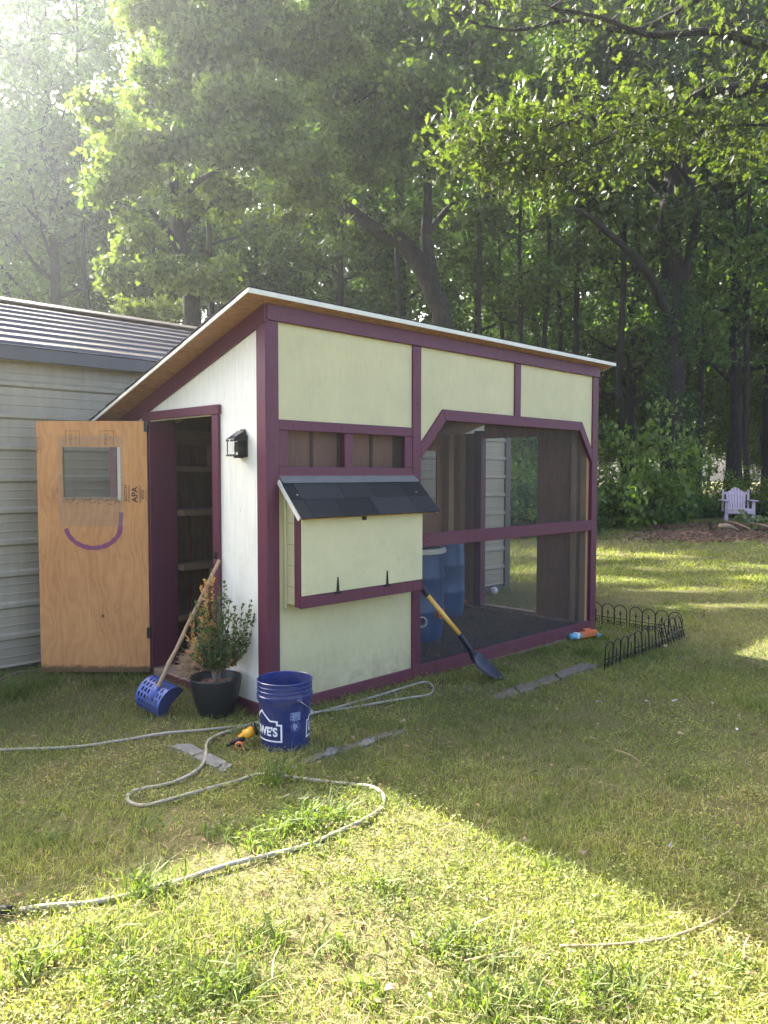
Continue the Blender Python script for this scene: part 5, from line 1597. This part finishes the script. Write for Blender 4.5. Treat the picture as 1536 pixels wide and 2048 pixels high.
# ---- shrubs and ground cover along the edge of the woods
def make_shrub(seed, Rr, Hh, nl, size, c0, c1):
    rng = np.random.default_rng(seed); mb = MB(); cs = []; ss = []
    for k in range(16):
        a = rng.uniform(0, 6.28); pl = limb_path(rng, (0, 0, 0), a, rng.uniform(.5, 1.3), Hh * rng.uniform(.6, 1.1), 5, -.2)
        mb.tube([Vector(q) for q in pl], [.016, .012, .009, .006, .003], 4, False)
        for q in pl[1:]:
            for _ in range(3): cs.append(q + rng.normal(0, .16, 3) * Rr); ss.append(.16 * Rr)
    v, f, c = leaf_cloud(rng, np.array(cs), np.array(ss), nl, size, c0, c1, .2)
    v[:, 2] = np.abs(v[:, 2])
    return mesh_np('shrub_stem', np.array(mb.v), np.array(mb.f)), mesh_np('shrub_leaf', v, f, c)
SH = [make_shrub(41, 1.2, 1.5, 3600, .13, (.03, .072, .018), (.085, .15, .035)), make_shrub(42, 1.0, 2.2, 3600, .14, (.05, .09, .02), (.13, .18, .035)), make_shrub(43, .9, .9, 3000, .10, (.028, .068, .02), (.07, .13, .035))]
for a_, b_2 in SH: a_.materials.append(M_BARK2); b_2.materials.append(M_LEAF)
SL = ['dense dark green shrub in the undergrowth at the woods edge', 'taller pale green shrub in the undergrowth at the woods edge', 'low spreading shrub in the undergrowth at the woods edge']
def shrub(k, u, dd, s_, zs=1.0, label=None):
    e = empty('shrub', ground_at(u, dd), rt_.uniform(0, 6.28), label or SL[k], 'shrub', None if label else 'shrubs at the woods edge, kind %s' % ('dark', 'tall', 'low')[k])
    e.scale = (s_, s_, s_ * zs)
    link('stem', SH[k][0], None, e); link('foliage', SH[k][1], None, e)
for u in np.arange(1150, 1760, 34): shrub(rt_.choice([0, 2, 0]), u + rt_.uniform(-12, 12), rt_.uniform(22.6, 25) + (3.4 if 1385 < u < 1590 else 0), rt_.uniform(.40, .72))
for u in np.arange(1010, 1800, 40): shrub(rt_.choice([0, 1, 1]), u + rt_.uniform(-15, 15), rt_.uniform(25, 29), rt_.uniform(.5, .8))
for u in np.arange(1000, 1140, 28): shrub(rt_.choice([0, 1]), u, rt_.uniform(18.5, 21), rt_.uniform(.7, 1.2))
for u in np.arange(-60, 1000, 75): shrub(rt_.choice([0, 1]), u, rt_.uniform(22, 27), rt_.uniform(1.0, 1.6))
shrub(1, 1235, 21.5, 1.25, 1.15, 'bright leafy young maple bush beside the coop corner post')
shrub(1, 1318, 24.2, .8, 1.6, 'upright vine covered stump bush beside the big oak')
shrub(0, 1290, 22.5, .9)
# ivy carpet
rng = np.random.default_rng(50); nI = 26000
uu_ = rng.uniform(1000, 1800, nI); dd_ = rng.uniform(21.0, 33, nI)
dd_ = np.where(dd_ < 21.8 + 1.0 * vnoise(uu_, uu_ * 0, 60, 3) + np.where((uu_ > 1330), 3.6, 0), dd_ + 6, dd_)
dirs = _fw[None] + _r2[None] * ((uu_ - 768) / FPX)[:, None] + _u2[None] * ((1024 - 945.7) / FPX)
P = CAM + dirs * dd_[:, None]; P[:, 2] = gz(P[:, 0], P[:, 1]) + .40 * rng.random(nI) ** 1.5 * vnoise(P[:, 0], P[:, 1], .9, 9) * 1.6
d = unit(rng.normal(0, 1, P.shape)); nn = rng.normal(0, .6, P.shape) + [0, 0, 1]; nn = unit(nn - d * (nn * d).sum(1, keepdims=True))
lv, lf = leaf_arrays(P, d, nn, rng.uniform(.08, .15, nI), rng.uniform(.06, .11, nI))
cc = np.array([.035, .078, .022]) * rng.uniform(.5, 1.8, (nI, 1))
tag(link('ground_ivy', mesh_np('ground_ivy', lv, lf, np.repeat(cc, 4, 0)), M_LEAF), 'low green ground cover along the edge of the woods', 'ground cover', kind='stuff')
# dry leaf litter under the trees and in front of the chair
rng = np.random.default_rng(51); nI = 9000
uu_ = np.concatenate([rng.normal(1420, 70, 5200), rng.uniform(1300, 1700, 1500)])
vv_ = np.concatenate([rng.normal(1074, 4.5, 5200), rng.normal(1054, 3, 1500)])
ok = (vv_ > 1044) & (vv_ < 1092); uu_ = uu_[ok]; vv_ = vv_[ok]; nI = len(uu_)
P = np.array([np.array(gr(u, v)) for u, v in zip(uu_, vv_)]); P[:, 2] += .02 + .09 * rng.random(nI) * np.exp(-((uu_ - 1400) / 70) ** 2 - ((vv_ - 1073) / 7) ** 2)
d = unit(rng.normal(0, 1, P.shape) * [1, 1, .35]); nn = rng.normal(0, .6, P.shape) + [0, 0, 1]; nn = unit(nn - d * (nn * d).sum(1, keepdims=True))
lv, lf = leaf_arrays(P, d, nn, rng.uniform(.08, .15, nI), rng.uniform(.05, .09, nI), .25)
cc = np.array([.21, .125, .095]) * rng.uniform(.5, 1.5, (nI, 1))
tag(link('leaf_litter', mesh_np('leaf_litter', lv, lf, np.repeat(cc, 4, 0)), M_DRY), 'brown dead leaves heaped in front of the garden chair', 'leaf litter', kind='stuff')
# cut branches by the chair
lg = empty('log', gr(1470, 1062), label='reddish cut log lying on dead leaves in front of the chair', cat='log')
MB().tube([Vector((0, 0, .10)), Vector((.75, -.55, .11))], [.10, .09], 12).build('bark', simple_mat('log_bark', (.16, .075, .05), .9, 0, .4, 9, .4), lg, smooth=True)
for (u0, v0, u1, v1, r_, lab) in ((1445, 1049, 1500, 1056, .03, 'pale bare branch lying across the log'), (1440, 1061, 1475, 1058, .06, 'mossy grey branch lying left of the log'), (1500, 1054, 1560, 1062, .025, 'thin branch sticking out right of the log')):
    a, b = gr(u0, v0 + 12), gr(u1, v1 + 12); a.z += .25; b.z += .12
    o = MB().tube([a * 0, (b - a) * .5 + Vector((0, 0, .05)), b - a], [r_, r_ * .9, r_ * .6], 8).build('cut_branch', M_STICK, None, a, smooth=True); tag(o, lab, 'branch')
st_ = gr(1420, 1068)
tag(MB().tube([(0, 0, 0), (.01, 0, .30)], [.035, .03], 8).build('stake', M_BARK2, None, st_, smooth=True), 'short dark stake standing in the dead leaves', 'stake')
bq = gr(1508, 1060); rng = np.random.default_rng(52)
cb = empty('leafy_branch', bq, label='freshly cut leafy branch heaped in front of the garden chair', cat='branch')
mb = MB(); cs = []
for k in range(9):
    pl = limb_path(rng, (0, 0, .1), rng.uniform(0, 6.28), rng.uniform(.1, 1.1), rng.uniform(.35, .75), 5, -.5)
    mb.tube([Vector(q) for q in pl], [.014, .011, .008, .005, .003], 4, False); cs += pl[1:]
mb.build('stem', M_STICK, cb, fixn=False)
lv, lf, cc = leaf_cloud(rng, np.array(cs), np.full(len(cs), .10), 300, .13, (.07, .11, .05), (.20, .25, .14), .8); lv[:, 2] = np.abs(lv[:, 2]) + .01
link('foliage', mesh_np('cut_leaves', lv, lf, cc), M_LEAF, cb)

# ------------------------------------------------------------------ lawn
rng = np.random.default_rng(90)
def scatter(n, r0, r1, half):
    """points by distance from the camera, even in the picture's depth"""
    r = r0 * (r1 / r0) ** rng.random(n) if r1 / r0 > 1 else np.full(n, r0)
    a = YAW + rng.uniform(-half, half, n)
    return CAM[0] + r * np.cos(a), CAM[1] + r * np.sin(a), r
def blocked(x, y):
    b = (x > .0) & (x < 3.9) & (y > .0) & (y < D)
    b |= (x > SHX0) & (x < SHX1) & (y > SHY + .01)
    b |= np.hypot(x - bp.x, y - bp.y) < .135
    b |= np.hypot(x - pp.x, y - pp.y) < .105
    return b
slabs = [o for o in scene.objects if o.name.startswith('edging_stone')]
def on_slab(x, y):
    b = np.zeros(len(x), bool)
    for o in slabs:
        co = np.array([v.co[:2] for v in o.data.vertices]) ; nn_ = (len(co) - 1) // 3
        poly = co[:nn_] + np.array(o.location[:2])
        ins = np.zeros(len(x), bool)
        for i in range(nn_):
            x1, y1 = poly[i]; x2, y2 = poly[(i + 1) % nn_]
            cond = ((y1 > y) != (y2 > y)) & (x < (x2 - x1) * (y - y1) / (y2 - y1 + 1e-12) + x1)
            ins ^= cond
        b |= ins
    return b
def grass_cols(x, y, n):
    dry = .42 * vnoise(x, y, 1.3, 21) + .42 * vnoise(x, y, .28, 22) + .27 * rng.random(n)
    lush = vnoise(x, y, .8, 23)
    g0 = np.array([.118, .150, .038]); g1 = np.array([.245, .262, .080]); g2 = np.array([.35, .275, .125])
    t = sstep(dry, .30, .62)[:, None]; t2 = sstep(dry, .66, .92)[:, None]
    c = g0 * (1 - t) + g1 * t
    c = c * (1 - t2 * .8) + g2 * t2 * .8
    return c * (.5 + 1.0 * rng.random((n, 1))), lush
def blades(x, y, h, w, lean, bend, seg3):
    n = len(x); z = gz(x, y) - .004
    p = np.stack([x, y, z], 1)
    a = rng.uniform(0, 6.28, n); fa = rng.uniform(0, 6.28, n)
    ld = np.stack([np.cos(a), np.sin(a), np.zeros(n)], 1); wd = np.stack([np.cos(fa), np.sin(fa), np.zeros(n)], 1) * (w / 2)[:, None]
    up = np.array([0, 0, 1.0])
    mid = p + up * (h * .55)[:, None] + ld * (h * lean * .45)[:, None]
    tip = p + up * (h * (1 - .35 * bend))[:, None] + ld * (h * (lean + bend))[:, None]
    if seg3:
        V = np.stack([p - wd, p + wd, mid - wd * .8, mid + wd * .8, tip], 1).reshape(-1, 3)
        b = np.arange(n)[:, None] * 5
        F = np.concatenate([b + [[0, 1, 3]], b + [[0, 3, 2]], b + [[2, 3, 4]]], 1).reshape(-1, 3)
        return V, F, 5
    V = np.stack([p - wd, p + wd, tip], 1).reshape(-1, 3)
    return V, np.arange(n * 3).reshape(-1, 3), 3
def lawn(name, n, r0, r1, half, hmin, hmax, wmin, wmax, seg3, clump=True):
    x, y, r = scatter(n, r0, r1, half)
    if clump:      # pull blades towards tuft centres
        k = n // 14; ti = rng.integers(0, k, n); sp_ = .035
        m_ = rng.random(n) < .65
        x = np.where(m_, x[ti] + rng.normal(0, sp_, n), x); y = np.where(m_, y[ti] + rng.normal(0, sp_, n), y)
    bare = vnoise(x, y, .55, 31) * .6 + vnoise(x, y, 1.7, 32) * .4
    ok = ~blocked(x, y) & (bare < .45 + .36 * rng.random(n)) & ~((np.hypot(x - 15.6, y - 3.9) < 1.2) & (rng.random(n) < .8))
    ok &= ~on_slab(x, y) | (rng.random(n) < .16)
    x, y = x[ok], y[ok]; n = len(x)
    c, lush = grass_cols(x, y, n)
    h = rng.uniform(hmin, hmax, n) * (.55 + .9 * lush); w = rng.uniform(wmin, wmax, n)
    V, F, k = blades(x, y, h, w, rng.uniform(.1, .9, n), rng.uniform(.1, .7, n), seg3)
    tag(link(name, mesh_np(name, V, F, np.repeat(c, k, 0)), M_GRASS), 'short patchy lawn grass over the yard', 'grass', kind='stuff')
HALF = .62
lawn('lawn_grass', 215000, 1.3, 6.5, .86, .018, .058, .0020, .0046, True)
lawn('lawn_grass', 195000, 5.5, 13, .80, .025, .07, .004, .009, False)
lawn('lawn_grass', 155000, 11, 27, .74, .03, .10, .010, .022, False)

# broad-bladed tufts and small leafy weeds
def tuft_spots(lst): return [(gr(u, v), k, h_) for u, v, k, h_ in lst]
spots_ = tuft_spots([(620, 1650, 90, .10), (560, 1665, 70, .09), (680, 1640, 60, .09), (510, 1690, 70, .08), (650, 1700, 40, .07), (600, 1620, 45, .08), (440, 1670, 50, .07), (270, 1790, 60, .10), (560, 1560, 55, .15), (540, 1575, 30, .12), (330, 1790, 30, .09), (180, 1890, 50, .09), (60, 1940, 70, .10),
                     (430, 1990, 60, .09), (900, 1890, 50, .08), (990, 1910, 40, .07), (1220, 1995, 80, .09), (960, 2010, 60, .08), (530, 1880, 40, .07), (830, 1900, 30, .07), (1120, 1740, 30, .06), (770, 1780, 40, .06), (690, 1900, 40, .07), (1460, 1950, 50, .08), (110, 1690, 40, .07), (300, 1660, 30, .07), (1240, 1730, 25, .05), (1360, 1570, 25, .05), (1030, 1690, 25, .05), (480, 1990, 40, .07), (740, 1985, 40, .07), (1090, 2030, 50, .08), (1380, 2010, 40, .07), (250, 1950, 60, .09),
                     (20, 1400, 70, .16), (60, 1385, 50, .13), (100, 1370, 40, .12), (300, 1350, 30, .10), (190, 1372, 35, .10), (250, 1366, 35, .09), (1010, 1345, 30, .08), (1100, 1310, 40, .09), (1170, 1310, 40, .10), (900, 1365, 30, .07), (700, 1395, 25, .06), (1200, 1280, 30, .08)])
X, Y, Hh, Ww = [], [], [], []
for q, k, h_ in spots_:
    for _ in range(k):
        X.append(q.x + rng.normal(0, .045)); Y.append(q.y + rng.normal(0, .045)); Hh.append(h_ * rng.uniform(.6, 1.25)); Ww.append(rng.uniform(.006, .011))
X, Y, Hh, Ww = map(np.array, (X, Y, Hh, Ww)); ok = ~blocked(X, Y); X, Y, Hh, Ww = X[ok], Y[ok], Hh[ok], Ww[ok]
V, F, k = blades(X, Y, Hh, Ww, rng.uniform(.2, .9, len(X)), rng.uniform(.2, .8, len(X)), True)
c = np.array([.115, .155, .036]) * rng.uniform(.7, 1.4, (len(X), 1))
tag(link('coarse_grass', mesh_np('coarse_grass', V, F, np.repeat(c, k, 0)), M_GRASS), 'tufts of broad bladed bright grass in the lawn', 'grass', kind='stuff')
nW = 95000
x, y, r = scatter(nW, 1.7, 8.0, HALF)
k = nW // 22; ti = rng.integers(0, k, nW); x = x[ti] + rng.normal(0, .035, nW); y = y[ti] + rng.normal(0, .035, nW)
ok = ~blocked(x, y) & ~on_slab(x, y) & (vnoise(x, y, .7, 41) > .36); x, y = x[ok], y[ok]; nW = len(x)
P = np.stack([x, y, gz(x, y) + rng.uniform(.004, .045, nW)], 1)
d = unit(rng.normal(0, 1, P.shape) * [1, 1, .5]); nn = rng.normal(0, .5, P.shape) + [0, 0, 1]; nn = unit(nn - d * (nn * d).sum(1, keepdims=True))
Ln = rng.uniform(.007, .017, nW)
lv, lf = leaf_arrays(P, d, nn, Ln, Ln * .6)
cc, _ = grass_cols(x, y, nW)
tag(link('lawn_weed', mesh_np('lawn_weed', lv, lf, np.repeat(cc * 1.05, 4, 0)), M_GRASS), 'tiny leafy weeds mixed through the lawn', 'weeds', kind='stuff')
# dead clippings lying flat
nC = 16000
x, y, r = scatter(nC, 1.8, 12, HALF); ok = ~blocked(x, y) & (vnoise(x, y, .9, 44) > .4); x, y = x[ok], y[ok]; nC = len(x)
P = np.stack([x, y, gz(x, y) + rng.uniform(.004, .03, nC)], 1); d = unit(rng.normal(0, 1, P.shape) * [1, 1, .2]); nn = rng.normal(0, .3, P.shape) + [0, 0, 1]; nn = unit(nn - d * (nn * d).sum(1, keepdims=True))
lv, lf = leaf_arrays(P, d, nn, rng.uniform(.03, .09, nC), np.full(nC, .0035), .1)
cc = np.array([.28, .21, .105]) * rng.uniform(.5, 1.3, (nC, 1))
tag(link('grass_clippings', mesh_np('grass_clippings', lv, lf, np.repeat(cc, 4, 0)), M_DRY), 'dry straw coloured clippings lying in the lawn', 'clippings', kind='stuff')

nB = 2600
x, y, r = scatter(nB, 1.9, 16, HALF); ok = ~blocked(x, y); x, y = x[ok], y[ok]; nB = len(x)
P = np.stack([x, y, gz(x, y) + rng.uniform(.008, .03, nB)], 1); d = unit(rng.normal(0, 1, P.shape) * [1, 1, .3]); nn = rng.normal(0, .5, P.shape) + [0, 0, 1]; nn = unit(nn - d * (nn * d).sum(1, keepdims=True))
Ln = rng.uniform(.008, .030, nB) * (1 + r[ok] * .05)
lv, lf = leaf_arrays(P, d, nn, Ln, Ln * .55, .3)
cc = np.array([.24, .15, .09]) * rng.uniform(.35, 1.6, (nB, 1))
tag(link('leaf_crumbs', mesh_np('leaf_crumbs', lv, lf, np.repeat(cc, 4, 0)), M_DRY), 'brown crumbs of dead leaf scattered over the lawn', 'leaf crumbs', kind='stuff')
# ---- fallen twigs, scraps and leaves one can point at
def twig(px, r_, label, mat=M_STICK):
    P = smooth_path([gr(u, v) + Vector((0, 0, .025)) for u, v in px], 5); o0 = P[0].copy()
    o = MB().tube([p - o0 for p in P], list(np.linspace(r_, r_ * .4, len(P))), 6).build('fallen_twig', mat, None, o0, smooth=True)
    tag(o, label, 'twig')
twig([(1120, 1908), (1210, 1906), (1320, 1894), (1400, 1868), (1450, 1842), (1472, 1820), (1482, 1795)], .006, 'long bent pale twig at the edge of the sunny lawn patch')
twig([(1490, 1935), (1488, 1910), (1500, 1885)], .006, 'short dark twig beside the long bent twig')
twig([(545, 1975), (548, 1935), (562, 1905)], .004, 'small grey twig standing in the sunny grass')
twig([(930, 1938), (980, 1926), (1020, 1915)], .004, 'thin twig lying across weeds in the sunny lawn')
twig([(1228, 1509), (1255, 1517), (1285, 1537)], .004, 'pale thin twig on the shaded lawn')
twig([(0, 1366), (30, 1352), (75, 1346), (110, 1338)], .005, 'thin root like twig at the foot of the metal shed')
M_SCRAP = simple_mat('pale_scrap', (.55, .54, .50), .8, 0, .2, 40, .2)
M_DLEAF = simple_mat('dry_leaf', (.36, .25, .15), .85, 0, .3, 40, .2)
def flake(u, v, s_, mat, name, label, cat):
    q = gr(u, v); nn_ = 7; vs = [Vector((0, 0, .035))]
    for k in range(nn_):
        a = 2 * math.pi * k / nn_; r_ = s_ * random.uniform(.55, 1.1)
        vs.append(Vector((r_ * math.cos(a), r_ * .7 * math.sin(a), .028 + random.uniform(-.006, .016))))
    o = MB().add(vs, [(0, k + 1, (k + 1) % nn_ + 1) for k in range(nn_)]).build(name, mat, None, q)
    sm = o.modifiers.new('thickness', 'SOLIDIFY'); sm.thickness = .002
    tag(o, label, cat)
for u, v, s_, lab in ((1293, 1412, .035, 'crumpled white scrap on the lawn beyond the edging blocks'), (1350, 1411, .05, 'long pale scrap lying right of the crumpled white one'), (1425, 1416, .02, 'tiny white scrap right of the long pale scrap'),
                      (1473, 1470, .028, 'folded white scrap on the open shaded lawn'), (1340, 1706, .018, 'white scrap beside the sunny patch edge'), (1195, 1412, .016, 'small pale scrap near the weathered edging blocks'), (1450, 1387, .022, 'grey white scrap on the lawn near the sunlit strip')):
    flake(u, v, s_ * .62, M_SCRAP, 'paper_scrap', lab, 'scrap')
for u, v, s_, lab in ((1185, 1487, .03, 'curled brown leaf on the shaded lawn'), (1360, 1478, .03, 'dark curled leaf on the lawn left of the folded scrap'), (1330, 1300, .05, 'flat tan bark piece beside the border fence'), (1165, 1720, .025, 'pale dry leaf in the shaded grass'), (1045, 1693, .022, 'dry leaf near the edge of the sunny patch'),
                      (320, 1558, .02, 'pale dry leaf inside the loop of hose'), (780, 1995, .03, 'dark curled leaf in the sunny grass'), (805, 1452, .03, 'red brown leaf at the end of the edging stones'), (1255, 1165, .09, 'flat tan stone on the far lawn'), (1478, 1443, .02, 'small tan leaf on the open lawn')):
    flake(u, v, s_ * .8, M_DLEAF, 'dry_leaf', lab, 'leaf')
# pebbles at the foot of the shed and the run
rp_ = random.Random(12)
m = MB()
def pebble(q, r_):
    vs = []; 
    for k in range(6):
        a = k * math.pi / 3; vs.append(q + Vector((r_ * math.cos(a) * rp_.uniform(.7, 1.2), r_ * math.sin(a) * rp_.uniform(.7, 1.2), r_ * .25)))
    vs += [q + Vector((0, 0, r_ * .75)), q - Vector((0, 0, r_ * .3))]
    m.add(vs, [(k, (k + 1) % 6, 6) for k in range(6)] + [((k + 1) % 6, k, 7) for k in range(6)])
for k in range(70): pebble(gr(rp_.uniform(0, 110), rp_.uniform(1345, 1372)), rp_.uniform(.006, .02))
for k in range(140):
    u = rp_.uniform(900, 1180); v = 1395 - (u - 880) * .29 + rp_.gauss(-8, 9); pebble(gr(u, v), rp_.uniform(.005, .018))
for k in range(90): pebble(gr(rp_.gauss(1005, 12), rp_.gauss(1166, 4)), rp_.uniform(.01, .03))
tag(m.build('pebbles', M_EDGE, None), 'loose pebbles and chips along the foot of the coop and shed', 'pebbles', kind='stuff')
# ------------------------------------------------------------------ added haze volume imitating lens glare
hz = MB().box(-136, 140, -137, 139, -3.0, 34.0).build('haze', None)
t = bpy.data.materials.new('haze'); t.use_nodes = True
for nd in list(t.node_tree.nodes):
    if nd.type == 'BSDF_PRINCIPLED': t.node_tree.nodes.remove(nd)
pv = t.node_tree.nodes.new('ShaderNodeVolumePrincipled')
pv.inputs['Color'].default_value = (.86, .94, 1.0, 1)
pv.inputs['Density'].default_value = HAZE_D
pv.inputs['Anisotropy'].default_value = .71
t.node_tree.links.new(pv.outputs[0], t.node_tree.nodes['Material Output'].inputs['Volume'])
hz.data.materials.append(t)
tag(hz, 'thin haze added over the yard and woods to imitate lens glare', 'haze', kind='stuff')
scene.cycles.volume_bounces = 0
